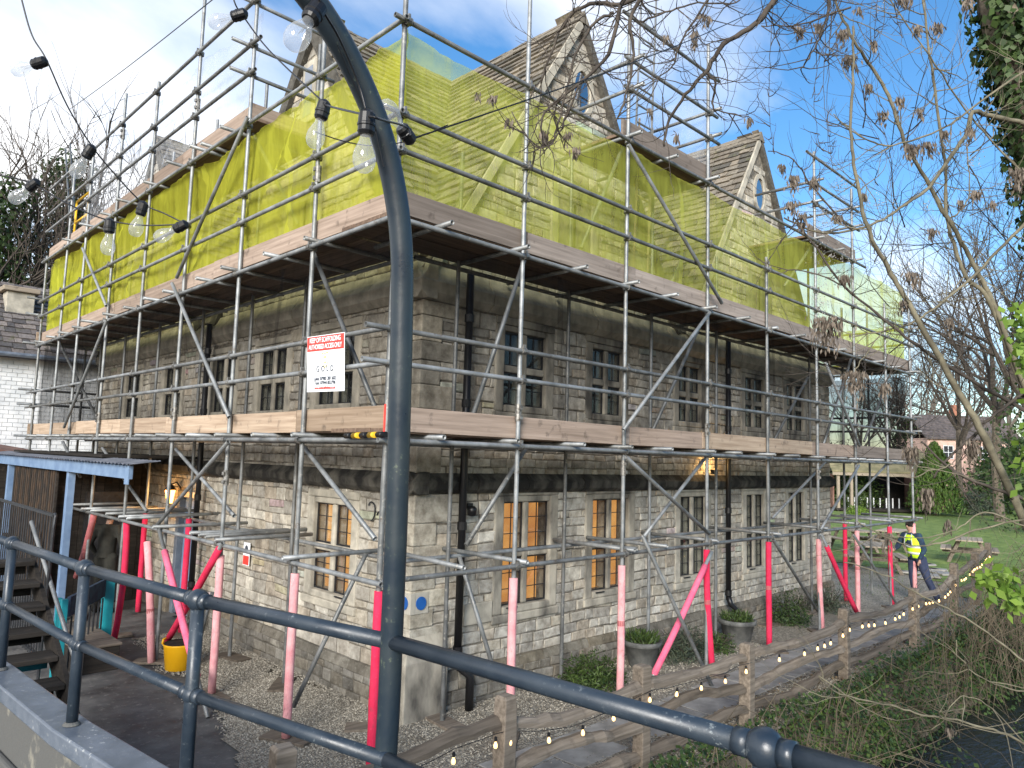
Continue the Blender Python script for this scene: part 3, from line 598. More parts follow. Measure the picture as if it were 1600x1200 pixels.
for c, pk, hw in GR: 
    uc = c+.08; ring = [2*pi*i/32 for i in range(32)]
    m = MB(); a = [right_pt(uc+.26*cos(t), 8.1+.40*sin(t), .03) for t in ring]; b = [right_pt(uc+.18*cos(t), 8.1+.31*sin(t), .03) for t in ring]; c2 = [right_pt(uc+.18*cos(t), 8.1+.31*sin(t), -.1) for t in ring]; d2 = [right_pt(uc+.26*cos(t), 8.1+.40*sin(t), -.05) for t in ring]
    n = 32; m.add(d2+a+b+c2, [(k*n+i, k*n+(i+1) % n, (k+1)*n+(i+1) % n, (k+1)*n+i) for k in range(3) for i in range(n)]); ow = m.obj('oval_window', 'dressed_stone', house)
    m = MB(); m.prism([right_pt(uc+.185*cos(t), 8.1+.315*sin(t), .004) for t in ring], (0, .01, 0)); m.obj('pane', 'oval_glass', ow)
for c, pk, hw in GL[:1]:
    m = MB(); p0 = left_pt(c-.17, 7.6, .02); p1 = left_pt(c+.21, 8.55, .05); m.box([min(p0[i], p1[i]) for i in range(3)], [max(p0[i], p1[i]) for i in range(3)]); ow = m.obj('attic_window', 'dressed_stone', house, bevel=.02)
    m = MB(); p0 = left_pt(c-.09, 7.7, .05); p1 = left_pt(c+.13, 8.45, .055); m.box([min(p0[i], p1[i]) for i in range(3)], [max(p0[i], p1[i]) for i in range(3)]); m.obj('pane', 'oval_glass', ow)
# door on the left wall with blue-white frame
m = MB(); m.box((WX-.02, 7.15, 0), (WX+.16, 7.27, 2.1)); m.box((WX-.02, 7.93, 0), (WX+.16, 8.05, 2.1)); m.box((WX-.02, 7.271, 1.99), (WX+.16, 7.929, 2.1)); dr = m.obj('door', 'coping_paint', house, bevel=.008)
m = MB(); m.box((WX+.09, 7.27, 0), (WX+.13, 7.93, 1.99)); m.obj('door_leaf', 'blue_paint', dr)
# roofs: slates
def slate_slope(par, o, du, dv, ulim, vlen, mat='slate', expo=.17, keep=None, sink=0):
    # o = eave start, du along eave, dv up slope (unit). returns list of slates
    n = du.cross(dv).normalized()
    if n.z < 0: n = -n
    res = []; v = -.06; r = 0
    while v < vlen:
        ex = expo*(1.15-.35*v/vlen); u = random.uniform(-.3, 0)
        while u < ulim:
            wd = random.uniform(.16, .40)
            a, b = max(0, u), min(ulim, u+wd)
            if b-a > .05:
                mid = o+du*((a+b)/2)+dv*(v+ex/2)
                if keep is None or keep(mid):
                    t = random.choice(((.17, .15, .125), (.21, .19, .16), (.13, .12, .105), (.25, .22, .18), (.10, .095, .085)))
                    res.append((o+du*(a+.006)+dv*(v+jit(.02)), du*(b-a-.012), dv*(ex+.05), n, t))
            u += wd
        v += ex; r += 1
    return res
def slate_geo(mb, s):
    p, a, b, n, t = s; th = random.uniform(.022, .04); lo = n*(.05+jit(.006)); hi = n*.012; j = [n*jit(.006) for _ in range(4)]
    vs = [p+lo-n*th, p+a+lo-n*th, p+a+b+hi-n*.01, p+b+hi-n*.01, p+lo+j[0], p+a+lo+j[1], p+a+b+hi, p+b+hi]
    mb.add(vs, [(4, 5, 6, 7), (0, 1, 5, 4), (1, 2, 6, 5), (3, 0, 4, 7)], t)
def roof_plane(poly, name='roof'):
    m = MB(); n = (V(poly[1])-V(poly[0])).cross(V(poly[2])-V(poly[0])).normalized(); m.prism(poly, -n*.06 if n.z > 0 else n*.06); return m.obj(name, 'roof_tile', house)
SL = []
def hL(y): return max(pk-(pk-EAVE)*abs(y-c)/hw for c, pk, hw in GL)
def hR(x): return max(pk-(pk-EAVE)*abs(x-c)/hw for c, pk, hw in GR)
YB = 11.5
for c, pk, hw in GR:
    for sg in (-1, 1):
        e = V((c+sg*hw, WY-.06, EAVE)); rdg = V((c, WY-.06, pk)); b2 = V((c, YB, pk)); b1 = V((c+sg*hw, YB, EAVE))
        rp = roof_plane([e, rdg, b2, b1] if sg < 0 else [e, b1, b2, rdg])
        dv = (rdg-e); ln = dv.length; dv.normalize()
        if sg < 0: SL += [(s, rp) for s in slate_slope(rp, e, V((0, 1, 0)), dv, 6.5, ln, keep=lambda p: p.z > hL(p.y)-.12)]
        else: SL += [(s, rp) for s in slate_slope(rp, e, V((0, 1, 0)), dv, .5, ln)]
    m = MB(); y_ = WY-.1
    while y_ < 5:
        l2 = random.uniform(.35, .5); m.prism([(c-.13, y_, pk-.12), (c, y_, pk+.07), (c+.13, y_, pk-.12)], (0, l2-.012, 0), (.2, .18, .15)); y_ += l2
    m.obj('ridge_tiles', 'slate', house)
    for sg in (-1, 1):   # verge coping along the gable
        a = V((c+sg*(hw+.02), WY-.09, EAVE-.05)); b = V((c, WY-.09, pk+.03)); dd = (a-b).normalized(); nn = V((dd.z*sg, 0, -dd.x*sg)); nn = nn if nn.z > 0 else -nn
        m = MB(); m.prism([a, b, b-nn*.11, a-nn*.11], (0, .10, 0), (.22, .21, .19)); m.obj('verge', 'dressed_stone' if sg < 0 else 'dark_stone', house)
for c, pk, hw in GL:
    for sg in (-1, 1):
        e = V((WX-.06, c+sg*hw, EAVE)); rdg = V((WX-.06, c, pk)); b2 = V((XE-.5, c, pk)); b1 = V((XE-.5, c+sg*hw, EAVE))
        rp = roof_plane([e, b1, b2, rdg] if sg < 0 else [e, rdg, b2, b1])
        dv = (rdg-e); ln = dv.length; dv.normalize()
        if sg < 0: SL += [(s, rp) for s in slate_slope(rp, e, V((1, 0, 0)), dv, 5.5 if c < 6 else 4, ln, keep=lambda p: p.z > hR(p.x)-.12)]
        else: SL += [(s, rp) for s in slate_slope(rp, e, V((1, 0, 0)), dv, .5, ln)]
    m = MB(); x_ = WX-.1
    while x_ < 5:
        l2 = random.uniform(.35, .5); m.prism([(x_, c-.13, pk-.12), (x_, c, pk+.07), (x_, c+.13, pk-.12)], (l2-.012, 0, 0), (.2, .18, .15)); x_ += l2
    m.obj('ridge_tiles', 'slate', house)
    for sg in (-1, 1):
        a = V((WX-.09, c+sg*(hw+.02), EAVE-.05)); b = V((WX-.09, c, pk+.03)); dd = (a-b).normalized(); nn = V((0, dd.z, -dd.y)); nn = nn if nn.z > 0 else -nn
        m = MB(); m.prism([a, b, b-nn*.2, a-nn*.2], (.12, 0, 0), (.2, .19, .17)); m.obj('verge', 'dark_stone', house)
def slarea(s):
    p, a, b, n, t = s
    if (p-CAM).dot(n) > 0: return 0
    q = [px(v) for v in (p, p+a, p+a+b, p+b)]
    if q[0][1] < 0 or q[0][0] < 0: return 0
    return abs(sum(q[i][0]*q[(i+1) % 4][1]-q[(i+1) % 4][0]*q[i][1] for i in range(4)))
SL.sort(key=lambda s: -slarea(s[0])); rest = {}
for i, (s, rp) in enumerate(SL):
    if i < 300: m = MB(); slate_geo(m, s); m.obj('slate', 'slate', rp)
    else: slate_geo(rest.setdefault(rp.name, (rp, MB()))[1], s)
for k, (rp, m) in rest.items(): tag(m.obj('slate_courses', 'slate', rp), kind='stuff')
# black downpipes
for fn, u, z1_, brk in ((right_pt, 1.83, 5.0, True), (right_pt, 7.85, 5.0, True), (left_pt, 6.78, 4.9, False)):
    m = MB(); m.tube(fn(u, .55, .17), fn(u, z1_, .17), .045, 12); dp = m.obj('downpipe', 'black_plastic', house, smooth=True)
    m = MB(); m.path([fn(u, .6, .17), fn(u+.02, .48, .2), fn(u+.12, .38, .26), fn(u+.12, .02, .26)], .048, 12); m.obj('shoe', 'black_plastic', dp, smooth=True)
    for zz in (.62, 2.0, 3.4, 4.4):
        m = MB(); m.tube(fn(u, zz, .17), fn(u, zz+.09, .17), .056, 12); m.obj('bracket', 'black_plastic', dp)
# lantern by the door, small lit wall lamp, warning sign and camera
ln = thing('wall_lantern', 'lit black carriage lantern on the wall above the side door', 'lantern', (WX-.16, 7.95, 2.0))
m = MB(); m.path([(WX-.0, 7.95, 2.12), (WX-.08, 7.95, 2.24), (WX-.18, 7.95, 2.2)], .012, 6); m.obj('bracket', 'black_metal', ln)
m = MB(); m.lathe([(.05, -.14), (.085, .08), (.085, .081)], (WX-.18, 7.95, 2.02), 6); m.obj('glass', 'lantern_glow', ln)
m = MB(); m.lathe([(.11, .085), (.06, .15), (.015, .18)], (WX-.18, 7.95, 2.02), 6); m.obj('cap', 'black_metal', ln)
pl_ = bpy.data.lights.new('lantern_lamp', 'POINT'); pl_.energy = 6; pl_.color = (1, .55, .2); pl_.shadow_soft_size = .12; po = bpy.data.objects.new('lantern_lamp', pl_); col.objects.link(po); po.location = (WX-.36, 7.95, 2.05)
po.parent = ln; po.matrix_parent_inverse = Matrix.Translation(-ln.location)
ul = thing('floodlight', 'small black floodlight glowing on the wall under the scaffold deck', 'floodlight', (7.4, WY-.1, 2.5))
m = MB(); m.box((7.32, WY-.2, 2.66), (7.46, WY-.13, 2.74)); m.obj('body', 'black_metal', ul, bevel=.01)
m = MB(); m.box((7.335, WY-.198, 2.741), (7.445, WY-.132, 2.746)); m.obj('lens', 'warm_bulb', ul)
pl_ = bpy.data.lights.new('floodlight_lamp', 'POINT'); pl_.energy = 5; pl_.color = (1, .6, .22); pl_.shadow_soft_size = .03; po = bpy.data.objects.new('floodlight_lamp', pl_); col.objects.link(po); po.location = (7.39, WY-.2, 2.80)
po.parent = ul; po.matrix_parent_inverse = Matrix.Translation(-ul.location)
ws = thing('warning_notice', 'small white safety notice with a red lower half on the left stone wall', 'sign', (WX-.04, 5.15, 1.2))
m = MB(); m.box((WX-.055, 5.05, 1.15), (WX-.045, 5.25, 1.48)); m.obj('board', 'sign_white', ws)
m = MB(); m.box((WX-.058, 5.06, 1.16), (WX-.0555, 5.24, 1.29)); m.obj('red_panel', 'sign_red', ws)
m = MB(); m.lathe([(.05, 0), (.05, .002)], (WX-.057, 5.15, 1.39), 16, Matrix.Rotation(pi/2, 4, 'Y')); m.obj('symbol', 'sign_ink', ws)
cc = thing('security_camera', 'small black security camera on the right wall beside the corner downpipe', 'camera', (2.02, WY-.05, 2.2))
m = MB(); m.lathe([(.01, -.06), (.05, -.05), (.055, 0), (.06, .03), (.03, .06)], (2.02, WY-.12, 2.2), 14); m.obj('dome', 'black_plastic', cc, smooth=True)
m = MB(); m.box((1.98, WY-.09, 2.23), (2.06, WY-.02, 2.29)); m.obj('mount', 'black_plastic', cc)

# ================================================================== SCAFFOLD
sc = thing('scaffold', 'two storey tube and board scaffold wrapped round the corner of the stone house', 'scaffold', (0, 0, 0))
SX = [0, 1.634, 3.446, 5.359, 7.177, 9.02, 10.734, 12.477, 13.978]; SY = [1.453, 3.212, 4.985, 6.698, 8.385, 10.156, 11.49, 13.1]
TX = [7.75, 8.5, 8.75, 8.95, 6.15, 8.5, 8.3, 6.3, 6.9]; TY = [7.32, 8.9, 9.6, 8.66, 9.05, 8.5, 8.7, 6.95]
K, LL, G1, G2, U, Y1, Y2, T, T1, T2, T3 = 1.738, 2.95, 3.627, 3.943, 4.95, 5.58, 5.93, 6.824, 7.5, 7.88, 8.46
cpm = MB(); cpm.lathe([(.027, -.028), (.036, -.028), (.036, .028), (.027, .028)], (0, 0, 0), 10); cpm.lathe([(.027, -.028), (.036, -.028), (.036, .028), (.027, .028)], (0, -.05, 0), 10, Matrix.Rotation(pi/2, 4, 'Y'))
cpm.box((.03, -.03, -.012), (.062, .0, .012)); cpm.box((-.012, -.07, .03), (.012, -.04, .065)); cpm.box((-.02, -.034, -.02), (.02, -.018, .02)); CPM = cpm.mesh('coupler', 'coupler_steel')
ncp = [0]
def coupler(p, rz=0, flip=0):
    if ncp[0] > 285: return
    ncp[0] += 1; o = link('coupler', CPM, sc); o.location = p; o.rotation_euler = (pi*flip, jit(.15), rz+jit(.12))
slm = MB(); slm.lathe([(.025, -.09), (.033, -.09), (.033, .09), (.025, .09)], (0, 0, 0), 10); slm.box((.028, -.018, -.07), (.052, .018, -.03)); slm.box((.028, -.018, .03), (.052, .018, .07)); SLM = slm.mesh('joint_sleeve', 'coupler_steel')
def std(x, y, z1, z0=.03): 
    lx, ly = jit(.012), jit(.012); tube_o('standard', (x, y, z0), (x+lx, y+ly, z1), sc)
for i, x in enumerate(SX):
    std(x, 0, TX[i])
    for z in [K, LL, G1, G2, U]+([Y1, Y2] if TX[i] > 6 else [])+([T] if TX[i] > 6.9 else [])+([T1, T2] if i in (2, 3, 5) else []): coupler((x, 0, z), 0, 0)
for i, y in enumerate(SY):
    std(0, y, TY[i])
    for z in [K, LL, G1, G2, U, Y1, Y2, T]+([T1, T2, T3] if i in (1, 2, 3, 4, 5) else []): coupler((0, y, z), -pi/2, 0)
for (x, z) in ((SX[1], 3.30), (SX[3], 3.30), (SX[2], 2.75), (SX[4], 6.0), (SX[5], 2.7)): o = link('joint_sleeve', SLM, sc); o.location = (x, 0, z); o.rotation_euler = (0, 0, -pi/2+jit(.5))
for (y, z) in ((SY[0], 5.75), (SY[1], 2.5), (SY[2], 3.3), (SY[3], 2.5), (SY[4], 3.3), (SY[2], 7.7), (SY[4], 8.3)): o = link('joint_sleeve', SLM, sc); o.location = (0, y, z); o.rotation_euler = (0, 0, pi+jit(.5))
IX = [1.48, 3.38, 5.24, 7.10, 8.95, 10.72, 12.4]; IY = [1.19, 3.07, 4.6, 6.32, 8.24, 10.05, 11.6]
for x in IX: std(x, .86, 6.95 if x in (3.38, 5.24, 8.95, 10.72) else 6.3)
for y in IY: std(.82, y, 8.2 if y in (3.07, 4.6, 6.32, 8.24) else 6.5)
OFF = -.05
def ledger(axis, z, a, b, off=OFF, name='ledger'):
    n = max(1, round((b-a)/6.2)); c = a
    for k in range(n):
        e = a+(b-a)*(k+1)/n; zz = z+jit(.008)
        p, q = ((c, off, zz), (e+.0, off, z+jit(.008))) if axis == 'x' else ((off, c, zz), (off, e, z+jit(.008)))
        tube_o(name, p, q, sc); c = e
for z, a, b in ((K, -.05, 14.1), (LL, -.12, 14.1), (U, -.05, 14.15)): ledger('x', z, a, b)
for z, a, b in ((G1, -.32, 14.15), (G2, -.30, 14.15), (Y1, -.1, 14.1), (Y2, -.25, 14.1), (T, -.15, 11.3), (T1, 3.3, 5.6), (T2, 3.3, 5.55), (T3, 3.25, 5.6), (T1, 8.8, 11.0), (T2, 8.8, 11.0), (T3-.1, 8.6, 11.0)): ledger('x', z, a, b, name='guard_rail')
for z, a, b in ((K, -.1, 13.3), (LL, -.08, 13.3), (U, -.1, 13.3)): ledger('y', z, a, b)
for z, a, b in ((G1, -.05, 13.6), (G2, -.05, 13.6), (Y1, -.1, 13.3), (Y2, -.1, 13.3), (T, -.1, 13.3), (T1, 3.05, 13.2), (T2, 2.95, 13.2), (T3, 3.1, 13.2)): ledger('y', z, a, b, name='guard_rail')
for z in (K, LL, U): ledger('x', z, .9, 12.9, .86+.05, 'inner_ledger'); ledger('y', z, .95, 12.4, .82+.05, 'inner_ledger')
for z in (LL, G1, G2, U, Y1, Y2): tube_o('guard_rail', (14.03, -.2, z+.05), (14.03, 3.2, z+.05), sc); tube_o('guard_rail', (-.3, 13.15, z+.05), (3.0, 13.15, z+.05), sc)
for y in (0.9, 2.6): std(14.0, y, 6.6)
for x in (.9, 2.4): std(x, 13.1, 6.6)
for z in (T1, T2, T3): tube_o('guard_rail', (-.28, 3.26, z), (1.15, 3.26, z), sc)
for z in (T1, T2): 
    for x in (3.5, 5.4, 8.95, 10.8): tube_o('guard_rail', (x, -.2, z+.05), (x, 1.1, z+.05), sc)
# transoms
def transom(axis, u, z, a=-.2, b=1.05, tilt=0):
    p, q = ((u, a+jit(.05), z), (u+jit(.02), b+jit(.08), z+tilt)) if axis == 'x' else ((a+jit(.05), u, z), (b+jit(.08), u+jit(.02), z+tilt))
    tube_o('transom', p, q, sc)
for z, st in ((LL+.05, .92), (U+.05, .95)):
    u = .55
    while u < 13.9: transom('x', u+jit(.1), z); u += st
    u = 1.3
    while u < 13.1: transom('y', u+jit(.1), z, -.22); u += st
for x in SX[1:]: transom('x', x+.05, K+.05, -.14, 1.1)
for x in (.9, 3.6, 4.2, 12.2, 12.9): transom('x', x, K+.052, -.12, 1.15, jit(.03))
for y in SY: transom('y', y-.05, K+.05, -.14, 1.1)
for y in (3.5, 3.75, 4.0, 6.3, 7.2, 7.9, 9.3): transom('y', y, K+.052, -.1, 1.4, jit(.03))
for y in (3.6, 4.3, 4.5, 5.3, 6.4, 7.6, 8.6, 9.6, 11): transom('y', y, T+.05, -.22, 1.1)
for x in (3.4, 4.3, 5.3, 8.95, 9.9, 10.8): transom('x', x, T+.05, -.2, 1.1)
# boards
def deck(axis, z, a, b, y0=.06, nb=4):
    for k in range(nb):
        c = a-random.uniform(0, 1.2) if False else a
        while c < b-.05:
            ln = min(random.choice((3.9, 3.0, 3.9)), b-c)
            if b-c-ln < .6: ln = b-c
            m = MB(); w0 = y0+.226*k; zz = z+.026+jit(.003)
            if axis == 'x': m.box((0, w0, zz), (ln-.01, w0+.215, zz+.038)); o = m.obj('deck_board', 'deck_timber', sc); o.location.x = c
            else: m.box((0, -.1075, zz), (ln-.01, .1075, zz+.038)); o = m.obj('deck_board', 'deck_timber', sc); o.rotation_euler = (0, 0, pi/2); o.location = (w0+.1075, c, 0)
            c += ln
deck('x', LL+.05, 0.02, 14.0); deck('y', LL+.05, 1.0, 13.2); deck('x', U+.05, 0.02, 14.0); deck('y', U+.05, 1.0, 13.2)
deck('x', T+.05, 3.35, 5.55); deck('x', T+.05, 8.85, 11.0, .06, 5); deck('y', T+.05, 3.15, 13.1)
def toe(axis, z, joints, mat, d=.03):
    for i, (a, b) in enumerate(zip(joints[:-1], joints[1:])):
        m = MB(); zz = z+.085+jit(.008); h = .225; n = 8; ln = b-a-random.choice((.008, .01, .03))
        m.box((0, -.019, 0), (ln, .019, h)); o = m.obj('toe_board', mat if isinstance(mat, str) else mat[i % len(mat)], sc, bevel=.004); j = random.choice((0, .008))
        if axis == 'x': o.location = (a, d+.02+j, zz); o.rotation_euler = (0, jit(.003), 0)
        else: o.location = (d+.02+j, a, zz); o.rotation_euler = (0, jit(.003), pi/2)
toe('x', LL, [.03, 3.5, 3.62, 5.3, 8.9, 10.8, 14.0], ['toe_timber_pink', 'toe_timber_grey', 'toe_timber_pink', 'toe_timber', 'toe_timber_pink', 'toe_timber_grey']); toe('y', LL, [.04, 1.7, 3.25, 5.4, 7.4, 9.9, 11.6, 13.2], 'toe_timber')
toe('x', U, [.03, 1.75, 3.55, 3.7, 7.3, 11, 14.05], 'toe_timber_grey'); toe('y', U, [.04, 4.1, 5.1, 8.2, 10.4, 13.3], 'toe_timber_pink')
toe('x', T, [3.4, 5.55], 'toe_timber_grey'); toe('x', T, [8.85, 11.0], 'toe_timber_grey'); toe('y', T, [3.25, 5.5, 8.9, 13.2], 'toe_timber_pink')
for z in (LL, U):
    m = MB(); m.box((14.03, -.02, z+.09), (14.07, 2.8, z+.31)); m.obj('toe_board', 'toe_timber_grey', sc); m = MB(); m.box((-.05, 13.2, z+.09), (2.5, 13.24, z+.31)); m.obj('toe_board', 'toe_timber', sc)
m = MB(); m.box((-.0, 3.2, T+.09), (1.1, 3.24, T+.31)); m.obj('toe_board', 'toe_timber_pink', sc)
# braces: given where they cross the face planes
def brace(ax, v, a, b, v2=None, mat=None):
    p = hit(a[0], a[1], ax, v); q = hit(b[0], b[1], ax, v if v2 is None else v2); tube_o('brace', p, q, sc); return p, q
LB = [(-.1, (387, 183), (276, 434)), (-.1, (269, 443), (358, 652)), (-.1, (167, 500), (100, 668)), (-.1, (129, 388), (166, 478)), (-.1, (357, 690), (244, 822)), (.12, (275, 702), (366, 806)), (.12, (476, 700), (586, 842)), (.12, (490, 395), (588, 642)), (.12, (290, 490), (352, 645)), (.2, (392, 200), (466, 352)), (.12, (90, 530), (152, 655)), (.1, (160, 700), (230, 800)), (-.12, (98, 690), (125, 745))]
for v, a, b in LB: brace(0, v, a, b)
RB = [(-.1, (982, 226), (1128, 474)), (-.1, (1109, 488), (974, 672)), (-.1, (978, 714), (1108, 834)), (-.1, (1290, 567), (1343, 697)), (-.1, (1342, 727), (1282, 828)), (.2, (975, 225), (908, 388)), (.15, (1094, 508), (1020, 672)), (.15, (825, 388), (738, 652)), (.15, (1114, 700), (1003, 842)), (.15, (822, 700), (728, 852)), (.15, (1398, 712), (1338, 776)), (.15, (1262, 590), (1208, 690)), (.15, (1296, 715), (1206, 810)), (.15, (1382, 610), (1350, 690)), (.15, (1272, 378), (1225, 448)), (.15, (1068, 400), (1040, 460)), (.1, (1330, 560), (1278, 720))]
for v, a, b in RB: brace(1, v, a, b)
def gb_(a, b, mat=None, foamr=None, d0=0, d1=1, ax=1, v0=-.1, v1=-.35):
    p = hit(a[0], a[1], ax, v0); q = hit(b[0], b[1], ax, v1); tube_o('brace', p, q, sc)
    if mat: m = MB(); pa = p.lerp(q, d0); pb = p.lerp(q, d1); m.path([pa.lerp(pb, i/6)+V((0, 0, -.015*sin(pi*i/6))) for i in range(7)], .041, 12); m.obj('foam_sleeve', mat, sc, smooth=True)
gb_((1112, 862), (1018, 1062), 'foam_pink', 1, .12, .97, 1, -.1, -.1); gb_((1283, 835), (1342, 964), 'foam_red', 1, .14, .93, 1, -.1, -.3)
gb_((1004, 838), (1116, 1080)); gb_((1208, 843), (1282, 962), v0=-.08, v1=.4); gb_((1334, 836), (1402, 945)); gb_((718, 870), (772, 1048), v0=.9, v1=.5)
gb_((247, 822), (325, 1122), 'foam_pink', 1, .16, .82, 0, -.1, -.3); gb_((348, 848), (255, 1012), 'foam_red', 1, .05, .95, 0, -.08, .05); gb_((572, 865), (458, 1105), ax=0, v0=.75, v1=.15); gb_((332, 925), (312, 1000), ax=0, v0=.4, v1=.3)
# foam sleeves on the legs
def sleeve(x, y, z0, z1, mat, bx=0, by=0, r=.044, tip=0):
    m = MB(); pts = [V((x+bx*(1-i/7)**2+jit(.003), y+by*(1-i/7)**2+tip*(i/7)**3+jit(.003), z0+(z1-z0)*i/7)) for i in range(8)]; m.path(pts, r, 12); fo = m.obj('foam_sleeve', mat, sc, smooth=True)
    if random.random() < .8: q = pts[random.choice((3, 4))]; m = MB(); m.lathe([(r*.9, -.03), (r*1.025, -.03), (r*1.025, .03), (r*.9, .03)], q, 12); m.obj('tape', random.choice(('foam_dusky', mat, 'foam_faded')), fo)
for (x, z0, z1, mt_, bx, by) in ((0, .05, 1.66, 'foam_red', 0, 0), (1.634, .05, 1.62, 'foam_faded', 0, 0), (3.446, .05, 1.6, 'foam_faded', 0, 0), (5.359, .03, 1.66, 'foam_red', .08, -.05), (7.177, .05, 1.66, 'foam_red', 0, 0), (9.02, .05, 1.6, 'foam_faded', .06, -.02), (10.734, .05, 1.66, 'foam_faded', 0, 0), (12.477, .05, 1.66, 'foam_red', .08, 0), (13.978, .05, 1.66, 'foam_faded', 0, 0)): sleeve(x, 0, z0, z1, mt_, bx, by)
sleeve(12.4, .86, .05, 1.7, 'foam_red')
for (y, z0, z1, mt_) in ((1.453, .05, 1.62, 'foam_faded'), (3.212, .05, 1.6, 'foam_faded')): sleeve(0, y, z0, z1, mt_)
sleeve(-.12, 5.05, .03, 1.55, 'foam_faded', .05, -.1, .047, .25); sleeve(0, 6.4, .03, 1.72, 'foam_red', -.1, 0, .044, .18); sleeve(.82, 8.24, .03, 1.7, 'foam_red', 0, 0); sleeve(.82, 6.32, .03, 1.75, 'foam_red', 0, 0); sleeve(0, 8.385, .6, 1.72, 'foam_dusky', 0, .5, .05, -.2); sleeve(0, 10.1, .03, 1.72, 'foam_dusky')
for (x, y) in [(x, 0) for x in SX]+[(0, y) for y in SY[:5]]+[(x, .86) for x in IX]+[(.82, y) for y in IY[:4]]:
    m = MB(); a = random.uniform(0, pi); m.box((-.26, -.11, .01), (.26, .11, .042), M=Matrix.Translation((x+jit(.05), y+jit(.04), 0)) @ Matrix.Rotation(a, 4, 'Z')); m.obj('sole_board', 'fence_timber', sc, bevel=.004)
# hazard tape on the lowest corner transom and the red-white board end
p0, p1 = hit(540, 681, 0, -.11), hit(603, 679, 0, -.11)
for i in range(5): tube_o('hazard_band', p0.lerp(p1, i/5), p0.lerp(p1, (i+1)/5), sc, .0265, 'hazard_yellow' if i % 2 else 'black_plastic')
m = MB(); m.box((-.028, -.012, LL+.05), (-.022, .012, LL+.32)); m.obj('end_tape', 'sign_red', sc)

# ladders, ladder gate
def ladder(label, a, b, wdir, mat='galvanised_steel', n=10, w_=.38):
    t = thing('ladder', label, 'ladder', a); a, b, wdir = V(a), V(b), V(wdir).normalized()
    for s in (0, 1): m = MB(); m.path([a+wdir*w_*s, b+wdir*w_*s], .026, 6, flat=.6); m.obj('stile', mat, t)
    for k in range(n): f = (k+.5)/n; m = MB(); m.tube(a.lerp(b, f), a.lerp(b, f)+wdir*w_, .014, 8); m.obj('rung', mat, t)
ladder('aluminium ladder rising past the nearest right gable', (4.35, .55, T+.12), (4.75, .75, 10.0), (1, 0, 0), n=11)
ladder('pale ladder behind the yellow netting up to the gable platform', (4.2, .45, U+.12), (4.55, .62, T+.9), (1, .1, 0), 'pale_timber', 10)
ladder('aluminium ladder at the far left end of the top lift', (.35, 12.2, T+.1), (.05, 12.3, 9.3), (0, 1, 0), n=9)
ladder('timber ladder behind the yellow netting at the far left', (.45, 9.2, U+.12), (.6, 9.9, T+.8), (0, 1, 0), 'pale_timber', 9)
lg = thing('ladder_gate', 'yellow safety gate on the far top left platform', 'gate', (.1, 10.9, T+.15))
for q in (((.1, 10.6, T+.15), (.1, 10.6, T+1.0)), ((.1, 11.5, T+.15), (.1, 11.5, T+1.0)), ((.1, 10.6, T+1.0), (.1, 11.5, T+1.0)), ((.1, 10.6, T+.55), (.1, 11.5, T+.55))): tube_o('gate_bar', q[0], q[1], lg, .022, 'hazard_yellow')
# ------------------------------------------------------------------ nets
def net(name, label, cat, p0, du, ln, z0, z1, mat, amp=.025, sag=.04, group=None, top=None, inw=None):
    m = MB(); nu = int(ln/.09); nv = 16; du = V(du); n = V((-du.y, du.x, 0)); vs = []
    for j in range(nv+1):
        for i in range(nu+1):
            u = ln*i/nu; v = j/nv
            zt = (top(u) if top else z1); z = z0+(zt-z0)*v
            bay = abs(sin(pi*u/1.8))
            d = amp*(1.3*mnoise.noise(V((u*.9, v*1.5, z0)))+1.0*mnoise.noise(V((u*3.2+v*4.5, v*2.2, z0+5)))+.6*mnoise.noise(V((u*8+v*9, v*3+u*2, 2)))-.8*max(0, .35-v)*sin(u*7+v*20+2*mnoise.noise(V((u, v, 8)))))
            z += sag*(bay-.5)*(.9 if j == nv else .3 if j == 0 else .1)*(-1 if j == nv else 1)+.012*mnoise.noise(V((u*4, v, 1)))
            vs.append(V(p0)+du*u+n*d+V((0, 0, z)))
    m.add(vs, [(j*(nu+1)+i, j*(nu+1)+i+1, (j+1)*(nu+1)+i+1, (j+1)*(nu+1)+i) for j in range(nv) for i in range(nu)])
    return tag(m.obj(name, mat, smooth=True), label, cat, group)
net('debris_netting', 'bright yellow debris netting on the upper lift of the left face', 'netting', (.10, 0.06, 0), (0, 1, 0), 13.05, U+.24, T-.02, 'yellow_net_dense', .06, .06)
net('debris_netting', 'see through yellow debris netting on the upper lift of the right face', 'netting', (0.06, .10, 0), (1, 0, 0), 13.9, U+.25, T-.02, 'yellow_net', .03, .05)
net('debris_netting', 'yellow debris netting across the far right end of the upper lift', 'netting', (14.0, .1, 0), (0, 1, 0), 3, U+.27, T-.75, 'yellow_net', .03)
net('debris_netting', 'yellow debris netting across the far left end of the upper lift', 'netting', (.1, 13.12, 0), (1, 0, 0), 2.8, U+.27, T-.1, 'yellow_net_dense', .05)
net('debris_netting', 'dark mesh debris netting on the lower lift of the left face', 'netting', (.08, .1, 0), (0, 1, 0), 13.0, LL+.28, U-.06, 'black_net', .03)
net('debris_netting', 'dark mesh debris netting on the lower lift of the right face', 'netting', (.1, .08, 0), (1, 0, 0), 13.85, LL+.28, U-.06, 'black_net', .02)
net('debris_netting', 'dark mesh debris netting closing the far right end of the lower lift', 'netting', (13.95, .1, 0), (0, 1, 0), 2.9, LL+.1, U-.06, 'black_net_end', .02)
net('debris_netting', 'dark mesh debris netting closing the far left end of the lower lift', 'netting', (.1, 13.05, 0), (1, 0, 0), 2.5, LL+.1, U-.06, 'black_net_end', .05)
